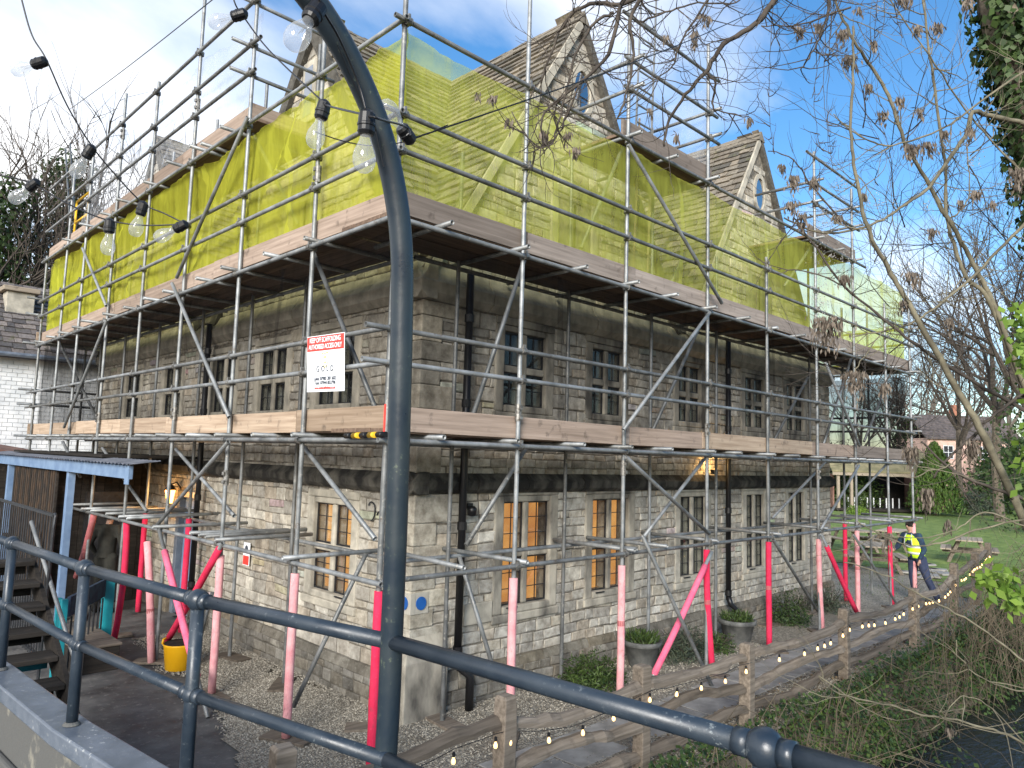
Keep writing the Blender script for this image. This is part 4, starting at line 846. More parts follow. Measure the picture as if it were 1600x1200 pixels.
net('clear_sheeting', 'thin clear sheeting tied behind the top left guard rails', 'sheeting', (.07, 3.3, 0), (0, 1, 0), 7.5, T+.32, T3-.06, 'clear_sheet', .05, .08)
net('clear_sheeting', 'thin clear sheeting beside the nearest right gable on the top lift', 'sheeting', (5.48, .1, 0), (0, 1, 0), 1.3, T+.32, T3-.1, 'clear_sheet', .05, .08)
net('clear_sheeting', 'thin clear sheeting beside the farther right gable on the top lift', 'sheeting', (10.9, .1, 0), (0, 1, 0), 1.3, T+.32, T3-.2, 'clear_sheet', .05, .08)

# ------------------------------------------------------------------ company sign
sg = thing('scaffold_sign', 'red and white keep off scaffolding sign tied to the left guard rails', 'sign', (-.1, .92, 3.42))
SGM = Matrix(((0, 0, -1, -.105), (-1, 0, 0, .92), (0, 1, 0, 3.69), (0, 0, 0, 1))) @ Matrix.Rotation(radians(-1.5), 4, 'Z') @ Matrix.Rotation(radians(4), 4, 'X')
def sbox(name, mat, x0, x1, y0, y1, z0, z1, par): m = MB(); m.box((x0, y0, z0), (x1, y1, z1), M=SGM); return m.obj(name, mat, par)
sbox('panel', 'sign_white', -.345, .345, -.275, .275, -.004, 0, sg); sbox('red_header', 'sign_red', -.338, .338, .125, .268, .001, .003, sg)
def text(s, x, y, size, mat, par, sp=1.0, sx=1.0):
    c = bpy.data.curves.new('lettering', 'FONT'); c.body = s; c.size = size; c.align_x = 'CENTER'; c.align_y = 'CENTER'; c.extrude = .0008; c.offset = .0006; c.space_character = sp; c.materials.append(MT[mat])
    o = bpy.data.objects.new('lettering', c); col.objects.link(o); o.parent = par; o.matrix_parent_inverse = Matrix.Translation(-par.location)
    me = bpy.data.meshes.new_from_object(o.evaluated_get(bpy.context.evaluated_depsgraph_get())); bpy.data.objects.remove(o)
    me.transform(SGM @ Matrix.Translation((x, y, .005)) @ Matrix.Diagonal((sx, 1, 1, 1))); return link('lettering', me, par)
text('KEEP OFF SCAFFOLDING', 0, .228, .068, 'sign_white', sg, .95, .80); text('AUTHORISED ACCESS ONLY', 0, .163, .066, 'sign_white', sg, .95, .75)
text('G O L D', 0, -.055, .078, 'sign_ink', sg, 1.15); text('Luke: 07985 281 602', 0, -.148, .048, 'sign_ink', sg); text('Tom: 07944 853796', 0, -.190, .048, 'sign_ink', sg); text('www.goldscaffolding.co.uk', 0, -.238, .036, 'sign_red', sg)
sbox('rule', 'sign_gold', -.13, .13, -.103, -.1, .001, .003, sg)
m = MB(); cx, cy = 0, .04
sh = [(-.062, .07), (-.04, .078), (0, .07), (.04, .078), (.062, .07), (.062, 0), (.045, -.045), (0, -.078), (-.045, -.045), (-.062, 0)]; n = len(sh)
m.add([SGM @ V((x, cy+y-.01, .003)) for x, y in sh]+[SGM @ V((x*.84, cy-.01+y*.86, .003)) for x, y in sh], [(i, (i+1) % n, n+(i+1) % n, n+i) for i in range(n)]); 
m.add([SGM @ V((x*.45, cy-.01+y*.5, .003)) for x, y in sh]+[SGM @ V((x*.3, cy-.01+y*.3, .003)) for x, y in sh], [(i, (i+1) % n, n+(i+1) % n, n+i) for i in range(n)]); m.obj('crest', 'sign_gold', sg)

# ================================================================== FOREGROUND RAILING AND POLE
rl = thing('bridge_railing', 'dark navy tubular handrail with ball joints along the bridge parapet', 'railing', (-2.8, -2, 1.69))
PR = [(-2.96, .32), (-2.868, -.845), (-2.808, -1.894), (-2.701, -2.809), (-2.517, -3.671), (-2.434, -4.71), (-2.36, -5.7)]; ZR, ZM = 2.32, 2.01
for i in range(len(PR)-1):
    a, b = PR[i], PR[i+1]; sag = .004
    m = MB(); m.path([(a[0], a[1], ZR), (b[0], b[1], ZR)], .0215, 16); m.obj('handrail', 'navy_paint', rl, smooth=True)
    m = MB(); m.path([(a[0], a[1], ZM), (b[0], b[1], ZM)], .0195, 16); m.obj('mid_rail', 'navy_paint', rl, smooth=True)
for i, (x, y) in enumerate(PR):
    if i == 4: continue
    m = MB(); m.tube((x, y, 1.68), (x, y, ZR), .0225, 16); po_ = m.obj('post', 'navy_paint', rl, smooth=True)
    for z, r in ((ZR, .037), (ZM, .030)):
        m = MB(); m.lathe([(r*sin(pi*k/10)+.0005, -r*cos(pi*k/10)) for k in range(11)], (x, y, z), 18); m.obj('ball_joint', 'navy_paint', po_, smooth=True)
        dd = (V(PR[min(i+1, 6)])-V(PR[max(i-1, 0)])).normalized(); dd = V((dd.x, dd.y, 0))
        for sgn in (-1, 1): m = MB(); c0 = V((x, y, z))+dd*sgn*(r*.75); m.tube(c0, c0+dd*sgn*.028, (.0255 if z == ZR else .0235), 16); m.obj('collar', 'navy_paint', po_, smooth=True)
    m = MB(); m.lathe([(.0228, 0), (.034, .004), (.028, .012), (.0228, .016)], (x, y, 1.689), 14); m.obj('foot_bead', 'render_wall', po_)
lp = thing('curved_pole', 'dark navy lamp post curving over towards the upper left foreground', 'post', (-2.52, -3.67, 1.6))
pts = [(585, 1420, 2.02), (605, 1150, 2.02), (612, 1000, 2.02), (620, 800, 2.02), (625, 620, 2.02), (628, 480, 2.02), (628, 400, 2.01), (622, 330, 2.0), (608, 255, 1.98), (585, 180, 1.95), (552, 105, 1.9), (512, 35, 1.84), (455, -40, 1.76), (380, -110, 1.68)]
cp = [P(*p) for p in pts]; fine = []
for i in range(len(cp)-1):
    p0, p1, p2, p3 = cp[max(i-1, 0)], cp[i], cp[i+1], cp[min(i+2, len(cp)-1)]
    for k in range(5):
        t = k/5; fine.append(.5*((2*p1)+(-p0+p2)*t+(2*p0-5*p1+4*p2-p3)*t*t+(-p0+3*p1-3*p2+p3)*t**3))
m = MB(); nf = len(fine); m.path(fine+[cp[-1]], [.031 if i < nf*.5 else .031+.004*(i/nf-.5)*2 for i in range(nf+1)], 24); m.obj('shaft', 'pole_paint', lp, smooth=True)
m = MB(); m.path([P(528, 70, 1.84), P(560, 145, 1.88), P(588, 205, 1.92), P(600, 260, 1.93)], .0025, 5); m.obj('tied_cord', 'black_plastic', lp)
# festoon strings
bulbp = [(.002, .098), (.012, .097), (.022, .09), (.0285, .075), (.0295, .06), (.027, .045), (.020, .028), (.0145, .014), (.0135, .0)]
def festoon(name, label, cable, bulbs, lit=False, sc_=1.0, cr=.0032, group=None, pts3=None):
    t = thing(name, label, 'string lights', cable[0], group)
    m = MB(); m.path(cable, cr, 6); m.obj('cable', 'black_plastic', t, smooth=True)
    for p, d in bulbs:
        Mx = Matrix.Translation(p) @ V(d).to_track_quat('Z', 'Y').to_matrix().to_4x4() @ Matrix.Scale(sc_, 4)
        m = MB(); m.lathe([(.004, -.006), (.012, -.002), (.021, .006), (.022, .03), (.0235, .032), (.0235, .037), (.0215, .039), (.0215, .05), (.0225, .052), (.018, .06)], (0, 0, 0), 14, Mx); s_ = m.obj('socket', 'black_plastic', t, smooth=False)
        m = MB(); m.lathe([(r, .058+z) for r, z in reversed(bulbp)], (0, 0, 0), 18, Mx); m.obj('bulb', 'warm_bulb' if lit else 'bulb_glass', s_, smooth=True)
        if not lit: m = MB(); m.path([Mx @ V(q) for q in ((-.006, 0, .07), (-.008, 0, .11), (0, 0, .085), (.008, 0, .11), (.006, 0, .07))], .0004*sc_, 4); m.obj('filament', 'coupler_steel', s_)
    return t
def smooth(cps, k=6):
    o = []
    for i in range(len(cps)-1):
        p0, p1, p2, p3 = cps[max(i-1, 0)], cps[i], cps[i+1], cps[min(i+2, len(cps)-1)]
        for q in range(k): t = q/k; o.append(.5*((2*p1)+(-p0+p2)*t+(2*p0-5*p1+4*p2-p3)*t*t+(-p0+3*p1-3*p2+p3)*t**3))
    return o+[cps[-1]]
def pdir(a, b, d): return (P(*b, d)-P(*a, d)).normalized()
c1 = smooth([P(15, -80, 3.0), P(34, 0, 3.0), P(50, 55, 3.0), P(72, 92, 3.0), P(105, 165, 3.05), P(142, 226, 3.1), P(182, 275, 3.15), P(224, 318, 3.2), P(258, 334, 3.2), P(290, 350, 3.2)])
festoon('festoon_lights', 'unlit clear bulb festoon string hanging down at the upper left', c1, [(P(72, 95, 3.0), pdir((72, 95), (40, 103), 3.0)+.1*FW), (P(145, 228, 3.1), pdir((145, 228), (130, 252), 3.1)), (P(225, 316, 3.2), pdir((225, 316), (215, 350), 3.2)), (P(292, 349, 3.2), pdir((292, 349), (262, 364), 3.2))])
c2 = smooth([P(-20, 270, 3.3), P(45, 285, 3.3), P(105, 318, 3.25), P(165, 343, 3.2), P(225, 352, 3.2), P(290, 350, 3.22)])
festoon('festoon_lights', 'lower unlit festoon string running level at the left edge', c2, [(P(60, 283, 3.3), pdir((60, 283), (33, 303), 3.3)), (P(172, 343, 3.2), pdir((172, 343), (169, 380), 3.2))])
c3 = smooth([P(355, -50, 2.9), P(366, 2, 2.9), P(382, 28, 2.9), P(420, 78, 2.7), P(500, 155, 2.35), P(512, 165, 2.3), P(572, 180, 1.86), P(600, 188, 1.88), P(634, 198, 2.2), P(642, 212, 2.2)])
festoon('festoon_lights', 'unlit festoon string with clear bulbs looped across the curved pole', c3, [(P(385, 20, 2.9), pdir((385, 20), (345, 32), 2.9)), (P(508, 158, 2.35), pdir((508, 158), (497, 200), 2.35)), (P(574, 174, 1.86), pdir((574, 174), (571, 220), 1.86)), (P(644, 222, 2.3), pdir((644, 222), (630, 206), 2.3)-.9*FW)])
c4 = smooth([P(502, -40, 1.7), P(500, 5, 1.72), P(530, 60, 1.8), P(560, 130, 1.86), P(572, 172, 1.86)])
festoon('festoon_lights', 'single clear bulb on a cable at the head of the curved pole', c4, [(P(500, 8, 1.74), pdir((500, 8), (488, 40), 1.74)-.5*FW)])
for i, (a, b, r) in enumerate((((110, 170, 9), (350, -15, 5), .004), ((640, 218, 2.3), (1250, -20, 6), .003), ((490, 205, 2.4), (700, 195, 2.4), .002))):
    m = MB(); pa, pb = P(*a), P(*b); m.path([pa.lerp(pb, k/12)-V((0, 0, .12*sin(pi*k/12)*(.5 if i else .2))) for k in range(13)], r, 5)
    tag(m.obj('wire', 'black_plastic'), ['thin support wire crossing the sky at the upper left', 'thin support wire running from the curved pole towards the gables', 'short tie wire looped beside the hanging bulbs'][i], 'wire')

# ================================================================== FENCE
fn_ = thing('split_rail_fence', 'weathered split chestnut rail fence between the path and the stream', 'fence', (4, -1.35, 0))
FP = [(-3.0, -1.33), (-1.55, -1.35), (.23, -1.35), (1.96, -1.35), (3.91, -1.35), (6.58, -1.35), (9.43, -1.35), (11.7, -1.35), (14.6, -1.0), (17.5, -.6)]
FH = [1.1, 1.15, 1.08, 1.0, .90, .95, .93, 1.15, 1.1, 1.1]
for (x, y), h in zip(FP, FH):
    m = MB(); a = jit(.2); n = 6; s = .064
    for k in range(n):
        pass
    rings = [[V((x, y, 0))+Matrix.Rotation(a, 3, 'Z') @ V((sx*s*random.uniform(.88, 1.08), sy*s*random.uniform(.88, 1.08), z)) for sx, sy in ((-1, -1), (1, -1), (1, 1), (-1, 1))] for z in (-.6, .1, .35, .6, .85, h-.02, h)]
    for v in rings[-1]: v.x = x+(v.x-x)*.8; v.y = y+(v.y-y)*.8
    vs = [v for r in rings for v in r]; m.add(vs, [(i*4+j, i*4+(j+1) % 4, (i+1)*4+(j+1) % 4, (i+1)*4+j) for i in range(6) for j in range(4)]+[(24, 25, 26, 27)]); m.obj('post', 'fence_timber', fn_, bevel=.008)
FRL = []
for (a, ha), (b, hb) in zip(list(zip(FP, FH))[:-1], list(zip(FP, FH))[1:]):
    for fr in (.80, .50, .22):
        pa = V((a[0]-.06, a[1]+jit(.02), ha*fr)); pb = V((b[0]+.06, b[1]+jit(.02), hb*fr)); k = 14; pts = []; rd = []
        w1, w2 = jit(.05), jit(.04)
        for i in range(k+1):
            t = i/k; pts.append(pa.lerp(pb, t)+V((0, w2*sin(pi*t)+jit(.009), w1*sin(pi*t)+.035*sin(2*pi*t+fr*9+ha*7)+jit(.012)))); rd.append((.054 if 0 < i < k else .03)*random.uniform(.8, 1.2))
        m = MB(); m.path(pts, rd, 6, flat=.55); m.obj('rail', 'fence_timber', fn_)
        if fr == .80: FRL.append(pts)
bl = []; cab = []
for pts in FRL:
    for i in range(len(pts)-1):
        p = pts[i].lerp(pts[i+1], .5)+V((0, -.06, -.05)); cab.append(p)
        if i % 3 == 0 or p.x > 5 and i % 2 == 0: bl.append((p-V((0, 0, .02)), V((jit(.1), jit(.1), -1))))
festoon('fence_lights', 'lit festoon string with small warm bulbs hanging under the fence top rail', cab, bl, True, .52, .003)

# ================================================================== LEFT SIDE: CANOPY, STAIR, GATE
cn = thing('timber_canopy', 'blue painted timber canopy with a thin metal roof at the left edge', 'canopy', (-.4, 8, 0))
m = MB(); m.box((-.44, 5.2, 2.40), (-.40, 14.5, 2.58)); m.obj('fascia', 'blue_paint', cn, bevel=.004); m = MB(); m.box((-.455, 5.2, 2.33), (-.442, 5.36, 2.58)); m.obj('end_block', 'blue_paint', cn)
m = MB(); nn_ = 60; vs = []
for i in range(nn_*4+1):
    y = 4.98+9.6*i/(nn_*4); z = 2.60+.012*sin(i*pi/2)
    vs += [(-.52, y, z), (-.13, y, z+.05)]
m.add(vs, [(2*i, 2*i+1, 2*i+3, 2*i+2) for i in range(nn_*4)]); m.obj('roof_sheet', 'corrugated', cn)
for y in (8.3, 12.8): m = MB(); m.box((-.40+.001, y, 0), (-.29, y+.12, 2.40)); m.obj('post', 'blue_paint', cn, bevel=.006)
for k in range(22): m = MB(); y = 9.2+k*.15; m.box((-.36, y, .1), (-.33, y+.09, 2.38)); m.obj('slat', 'brown_slat' if k % 3 else 'dark_timber', cn)
m = MB(); m.box((-.395, 8.42, .9), (-.30, 12.8, 1.0)); m.obj('cross_rail', 'dark_timber', cn)
ps = thing('shade_infill', 'added dark timber outhouse with a flat porch roof filling the passage beside the house', 'infill', (.4, 9.6, 0))  # dark boarded front and box added to keep the passage in shade
for k in range(12): m = MB(); m.box((-.25+.125*k, 9.5, 0), (-.25+.125*k+.118, 9.53+.006*(k % 2), 2.55)); m.obj('board', 'dark_timber', ps)
m = MB(); m.box((-.27, 9.56, 0), (1.25, 13, 2.5)); m.obj('body', 'dark_room', ps); m = MB(); m.box((-.3, 6.95, 2.66), (1.13, 13, 2.70)); m.obj('roof_sheet', 'dark_timber', ps); m = MB(); m.box((.2, 9.46, .02), (.9, 9.499, 2.0)); m.obj('door', 'black_metal', ps)  # roof sheet added over the passage to darken it
stt = thing('timber_stair', 'dark worn timber steps rising behind the railing at the left', 'steps', (-2.2, 2.4, 0))
for k in range(9):
    m = MB(); y0 = 1.3+.29*k; z = .18*(k+1); m.box((-2.62, y0, z-.045), (-1.78, y0+.31, z)); tr_ = m.obj('tread', 'dark_timber', stt, bevel=.006)
    m = MB(); m.box((-2.6, y0+.27, z-.16), (-1.8, y0+.29, z-.046)); m.obj('riser', 'teal_paint' if k in (2, 4) else 'dark_timber', stt)
m = MB(); m.prism([(-1.775, 1.2, -.02), (-1.775, 1.5, -.02), (-1.775, 4.0, 1.5), (-1.775, 4.0, 1.72), (-1.775, 1.2, .2)], (.04, 0, 0)); m.obj('stringer', 'dark_timber', stt)
rg = thing('metal_railing', 'black iron bar railing beside the timber steps', 'railing', (-1.35, 6, 0))
for k in range(30): m = MB(); y = 4.9+k*.13; m.tube((-1.35, y, .25), (-1.35, y, 1.98), .009, 6); m.obj('bar', 'black_metal', rg)
for z in (.3, 1.98): m = MB(); m.box((-1.375, 4.85, z-.015), (-1.325, 8.85, z+.015)); m.obj('rail', 'black_metal', rg)
m = MB(); m.path([(-1.35, 4.85, 2.0), (-1.36, 4.78, 1.98), (-1.38, 4.74, 1.85), (-1.4, 4.74, .02)], .018, 8); m.obj('end_post', 'black_metal', rg)
lt = thing('leaning_tube', 'pale galvanised tube leaning against the black railing at the left', 'tube', (-1.4, 4.5, 0)); tube_o('tube_shaft', hit(49, 815, 0, -1.45), hit(120, 1040, 0, -1.25), lt)
gt = thing('teal_gate', 'teal painted posts with a dark blue board across the courtyard entrance', 'gate', (-.7, 5.6, 0))
for (x, y, h, wd) in ((-1.2, 4.72, 1.0, .07), (-1.2, 4.84, .98, .06), (-1.2, 4.95, .98, .06), (-.27, 6.25, .98, .13)): m = MB(); m.box((x-wd/2, y-wd/2, 0), (x+wd/2, y+wd/2, h)); m.obj('post', 'teal_paint', gt, bevel=.006)
m = MB(); a, b = V((-1.05, 5.05, 0)), V((-.33, 6.17, 0)); d = (b-a).normalized(); m.prism([a+V((0, 0, .72)), b+V((0, 0, .72)), b+V((0, 0, .96)), a+V((0, 0, .96))], V((-d.y, d.x, 0))*.04); m.obj('board', 'navy_cloth', gt)
for k in range(8): p = a.lerp(b, (k+.5)/8); m = MB(); m.tube(p+V((0, 0, .05)), p+V((0, 0, .71)), .012, 6); m.obj('bar', 'black_metal', gt)
bx_ = thing('step_block', 'low dark green block step beside the teal post', 'step', (-.55, 5.5, 0)); m = MB(); m.box((-.95, 5.0, 0), (-.45, 6.1, .30)); m.obj('block_body', 'dark_timber', bx_, bevel=.01); m = MB(); m.box((-.97, 4.98, .301), (-.43, 6.12, .335)); m.obj('block_top', 'fence_timber', bx_, bevel=.008)
# yellow tub
bk = thing('rubber_tub', 'yellow flexible rubber tub under the foam wrapped braces', 'bucket', (.1, 4.55, .02)); c = (.12, 4.52, .012)
m = MB(); m.lathe([(.15, 0), (.165, .01), (.20, .30), (.215, .325), (.205, .33), (.19, .30), (.155, .03)], c, 28); m.obj('body', 'yellow_plastic', bk, smooth=True)
for s in (-1, 1): m = MB(); o_ = V(c)+V((.205*s*.7, -.205*s*.7, .32)); t_ = V((.7, .7, 0)); m.path([o_-t_*.07, o_-t_*.05+V((0, 0, .05)), o_+t_*.05+V((0, 0, .05)), o_+t_*.07], .013, 8); m.obj('handle', 'yellow_plastic', bk, smooth=True)
m = MB(); m.lathe([(.10, .20), (.18, .2), (.19, .335), (.1, .35)], c, 18); m.obj('contents', 'dark_timber', bk)

# ================================================================== PEOPLE (skin surfaces)
def loft(rings, n=18):
    # rings: (centre, rx, ry, yaw)
    m = MB(); vs = []
    for c, rx, ry, yw in rings:
        for j in range(n):
            t = 2*pi*j/n; x, y = rx*cos(t), ry*sin(t); vs.append(V(c)+V((x*cos(yw)-y*sin(yw), x*sin(yw)+y*cos(yw), 0)))
    k = len(rings); m.add(vs, [(i*n+j, i*n+(j+1) % n, (i+1)*n+(j+1) % n, (i+1)*n+j) for i in range(k-1) for j in range(n)]+[tuple(range(n-1, -1, -1)), tuple((k-1)*n+j for j in range(n))]); return m
def remesh(o, vox):
    md = o.modifiers.new('remesh', 'REMESH'); md.mode = 'VOXEL'; md.voxel_size = vox; md.use_smooth_shade = True
    s = o.modifiers.new('smooth', 'SMOOTH'); s.factor = .5; s.iterations = 3; return o
def hand(mb, wrist, d, up, s=1.0):
    d = V(d).normalized(); up = (V(up)-d*V(up).dot(d)).normalized(); sd_ = d.cross(up)
    mb.path([wrist, wrist+d*.04*s, wrist+d*.085*s], [.024*s, .036*s, .034*s], 8, flat=.55)
    for k, (off, ln) in enumerate(((-.026, .062), (-.009, .074), (.009, .07), (.026, .055))):
        b = wrist+d*.08*s+sd_*off*s; mb.path([b, b+d*ln*.5*s-up*.008*s, b+d*ln*.85*s-up*.028*s], [.0085*s, .008*s, .006*s], 6)
    b = wrist+d*.025*s+sd_*-.03*s; mb.path([b, b+d*.03*s-sd_*.025*s, b+d*.06*s-sd_*.03*s-up*.012*s], [.011*s, .010*s, .007*s], 6)
def person(label, base, yaw, J, mats, hat=False, vest=True):
    t = thing('person', label, 'person', base); B = V(base); Rz = Matrix.Rotation(yaw, 3, 'Z')
    def w_(p): return B+Rz @ V(p)
    J = {k: w_(v) for k, v in J.items()}
    bd = MB(); hd = J['head']
    bd.path([hd+V((0, 0, z)) for z in (-.115, -.10, -.06, -.01, .04, .085, .115)], [.03, .055, .07, .08, .08, .062, .02], 14)
    bd.path([hd+Rz @ V((0, -.06, -.02)), hd+Rz @ V((0, -.098, -.03)), hd+Rz @ V((0, -.08, -.055))], [.012, .014, .01], 6)
    for s in (-1, 1): bd.path([hd+Rz @ V((s*.075, 0, -.02)), hd+Rz @ V((s*.09, .005, -.01)), hd+Rz @ V((s*.085, .0, .025))], [.012, .016, .012], 6)
    bd.path([J['neck']-V((0, 0, .06)), J['neck'], hd-V((0, 0, .06))], [.07, .055, .05], 12)
    bd.path([J['hip'], J['hip'].lerp(J['chest'], .5), J['chest'], J['neck']-V((0, 0, .03))], [.13, .115, .13, .07], 14)
    for s in 'lr':
        bd.path([J['hip'], J['hip'+s], J['knee'+s], J['ank'+s]], [.09, .085, .055, .04], 10); bd.path([J['ank'+s], J['toe'+s]], [.045, .035], 8)
        bd.path([J['chest']+V((0, 0, .08)), J['sh'+s], J['el'+s], J['wr'+s]], [.08, .055, .042, .028], 10)
        hand(bd, J['wr'+s], J['wr'+s]-J['el'+s], Rz @ V((0, -1, .3)))
    body = bd.obj('body', 'skin', t); remesh(body, .013)
    m = MB()
    for s in 'lr': m.path([J['hip']+V((0, 0, .06)), J['hip'+s]+V((0, 0, .0)), J['hip'+s].lerp(J['knee'+s], .5), J['knee'+s], J['knee'+s].lerp(J['ank'+s], .45), J['ank'+s]], [.12, .118, .098, .075, .072, .062], 12)
    remesh(m.obj('trousers', mats[0], body), .02)
    m = MB(); m.path([J['hip']+V((0, 0, -.02)), J['hip'].lerp(J['chest'], .5), J['chest'], J['chest'].lerp(J['neck'], .6), J['neck']], [.155, .145, .165, .12, .075], 14)
    for s in 'lr': m.path([J['chest']+V((0, 0, .09)), J['sh'+s], J['sh'+s].lerp(J['el'+s], .5), J['el'+s], J['wr'+s]], [.09, .078, .066, .058, .042], 10)
    remesh(m.obj('jacket', mats[1], body), .02)
    if vest:
        hp, ch, nk = J['hip'], J['chest'], J['neck']; rg_ = [(hp+V((0, 0, .0)), .185, .15, yaw), (hp.lerp(ch, .3), .18, .148, yaw), (hp.lerp(ch, .6), .182, .15, yaw), (ch, .195, .152, yaw), (ch.lerp(nk, .45), .175, .135, yaw), (ch.lerp(nk, .75), .12, .10, yaw)]
        v = loft(rg_).obj('vest', 'hivis', body, smooth=True)
        for f in (.22, .62): c0 = hp.lerp(ch, f); c1_ = hp.lerp(ch, f+.14); loft([(c0, .1895, .1565, yaw), (c1_, .1895, .1565, yaw)]).obj('reflective_band', 'reflective', v, smooth=True)
        for s in (-1, 1):
            m = MB(); m.path([ch+Rz @ V((s*.10, -.147, -.08)), ch.lerp(nk, .45)+Rz @ V((s*.085, -.125, 0)), ch.lerp(nk, .75)+Rz @ V((s*.07, -.07, .02))], .02, 6, flat=.4); m.obj('shoulder_band', 'reflective', v)
    m = MB(); m.lathe([(.09, -.03), (.094, .02), (.085, .07), (.055, .11), (.01, .128)], hd+Rz @ V((0, .012, 0)), 14); m.path([hd+Rz @ V((0, .06, -.07)), hd+Rz @ V((0, .07, 0))], [.06, .08], 12); m.obj('hat' if hat else 'hair', mats[2], body, smooth=True)
    m = MB()
    for s in 'lr': m.path([J['ank'+s]+V((0, 0, .05)), J['ank'+s]-V((0, 0, .02)), J['toe'+s]-V((0, 0, .01))], [.055, .058, .045], 10)
    remesh(m.obj('boots', 'boot', body), .016)
    return t
JW = dict(hip=(0, 0, .93), chest=(-.06, -.03, 1.27), neck=(-.10, -.05, 1.46), head=(-.10, -.08, 1.62), hipl=(.10, 0, .90), hipr=(-.10, 0, .90), kneel=(.24, .02, .50), kneer=(-.10, -.03, .48), ankl=(.42, .1, .09), ankr=(-.06, .02, .09), toel=(.47, -.04, .035), toer=(-.06, -.14, .035), shl=(.09, -.03, 1.40), shr=(-.29, -.06, 1.38), ell=(.19, .0, 1.12), elr=(-.40, -.12, 1.12), wrl=(.16, -.10, .90), wrr=(-.30, -.32, 1.08))
vw = math.atan2(CAM.y-0, CAM.x-14)
person('person in a yellow hi-vis vest and dark jeans leaning by the fence', (14.0, -.05, .0), vw+pi/2-.75, JW, ('denim', 'navy_cloth', 'hair'))
JS = dict(hip=(0, 0, .95), chest=(0, -.02, 1.30), neck=(0, -.02, 1.50), head=(0, -.05, 1.66), hipl=(.10, 0, .92), hipr=(-.10, 0, .92), kneel=(.11, -.02, .50), kneer=(-.10, -.03, .50), ankl=(.12, .02, .09), ankr=(-.12, .02, .09), toel=(.13, -.14, .035), toer=(-.13, -.14, .035), shl=(.20, 0, 1.43), shr=(-.20, 0, 1.43), ell=(.30, .02, 1.15), elr=(-.30, .02, 1.15), wrl=(.26, -.14, .95), wrr=(-.26, -.14, .95))
person('person in a dark olive coat standing with back turned by the side door', (.35, 8.6, 0), radians(-50)+pi, JS, ('olive_coat', 'olive_coat', 'olive_coat'), True, False)

# ================================================================== GARDEN THINGS
def shrub(name, label, c, rx, ry, rz, n, mat, ls=.06, lw=.025, group=None, cat='shrub', stems=10, up=.3):
    t = thing(name, label, cat, (c[0], c[1], 0), group); m = MB(); c = V(c)
    for i in range(n):
        d = rnd_dir(); r = random.random()**.4; k = 1+.35*mnoise.noise(d*2.2+V((c.x, c.y, 0)))
        p = c+V((d.x*rx*r*k, d.y*ry*r*k, abs(d.z)*rz*r*k)) if True else c
        leaf_quad(m, p, d+V((jit(.8), jit(.8), jit(.8)+up)), ls*random.uniform(.6, 1.3), lw, dirv=d+V((jit(.6), jit(.6), .5)))
    tag(m.obj('foliage', mat, t), kind='stuff'); m = MB()
    for i in range(stems):
        d = rnd_dir(); m.path([c+V((jit(.05), jit(.05), 0)), c+V((d.x*rx*.4, d.y*ry*.4, rz*.45)), c+V((d.x*rx*.85, d.y*ry*.85, rz*.85))], [.012, .008, .003], 5)
    tag(m.obj('stems', 'twig', t), kind='stuff'); return t
shrub('shrub', 'low feathery green shrub against the wall under the first window', hit(925, 1075, 2, 0), .50, .38, .42, 2600, 'shrub_leaf', .07, .016)
shrub('shrub', 'dark green shrub by the wall beside the red foam post', hit(1235, 975, 2, 0), .42, .40, .62, 2200, 'ivy_leaf', .05, .02)
shrub('shrub', 'grey green heathery shrub behind the pink brace and planter', hit(1070, 1030, 2, 0), .55, .35, .45, 2200, 'heather_leaf', .07, .014)
shrub('shrub', 'small dark shrub at the far corner of the stone house', hit(1295, 955, 2, 0), .45, .4, .5, 1400, 'heather_leaf', .05, .02)
shrub('shrub', 'low sprawling plant beside the far stone planter', hit(1120, 1018, 2, 0), .35, .3, .28, 1000, 'shrub_leaf', .05, .018)
def pot(label, p, r, h, n):
    t = thing('plant_pot', label, 'plant pot', (p[0], p[1], 0), 'stone planters along the wall'); c = (p[0], p[1], .006)
    m = MB(); m.lathe([(r*.62, 0), (r*.66, .02), (r*.9, h*.8), (r, h*.82), (r*1.02, h), (r*.92, h), (r*.88, h*.85)], c, 22); m.obj('pot_body', 'pot_grey', t, smooth=True)
    m = MB(); m.lathe([(r*.88, h*.84), (r*.5, h*.9), (.01, h*.93)], c, 16); m.obj('soil', 'earth', t); m = MB()
    for i in range(n):
        a = random.uniform(0, 2*pi); q = r*.85*random.random()**.5; leaf_quad(m, (p[0]+q*cos(a), p[1]+q*sin(a), h*.88+random.random()*.12), rnd_dir(), random.uniform(.05, .11), .018, dirv=(cos(a)*.5+jit(.4), sin(a)*.5+jit(.4), 1))
    tag(m.obj('plants', 'shrub_leaf', t), kind='stuff')
pot('round grey stone planter behind the broken pink brace', hit(1003, 1042, 2, 0), .27, .36, 500); pot('round grey stone planter at the foot of the second downpipe', hit(1152, 1006, 2, 0), .29, .38, 450)
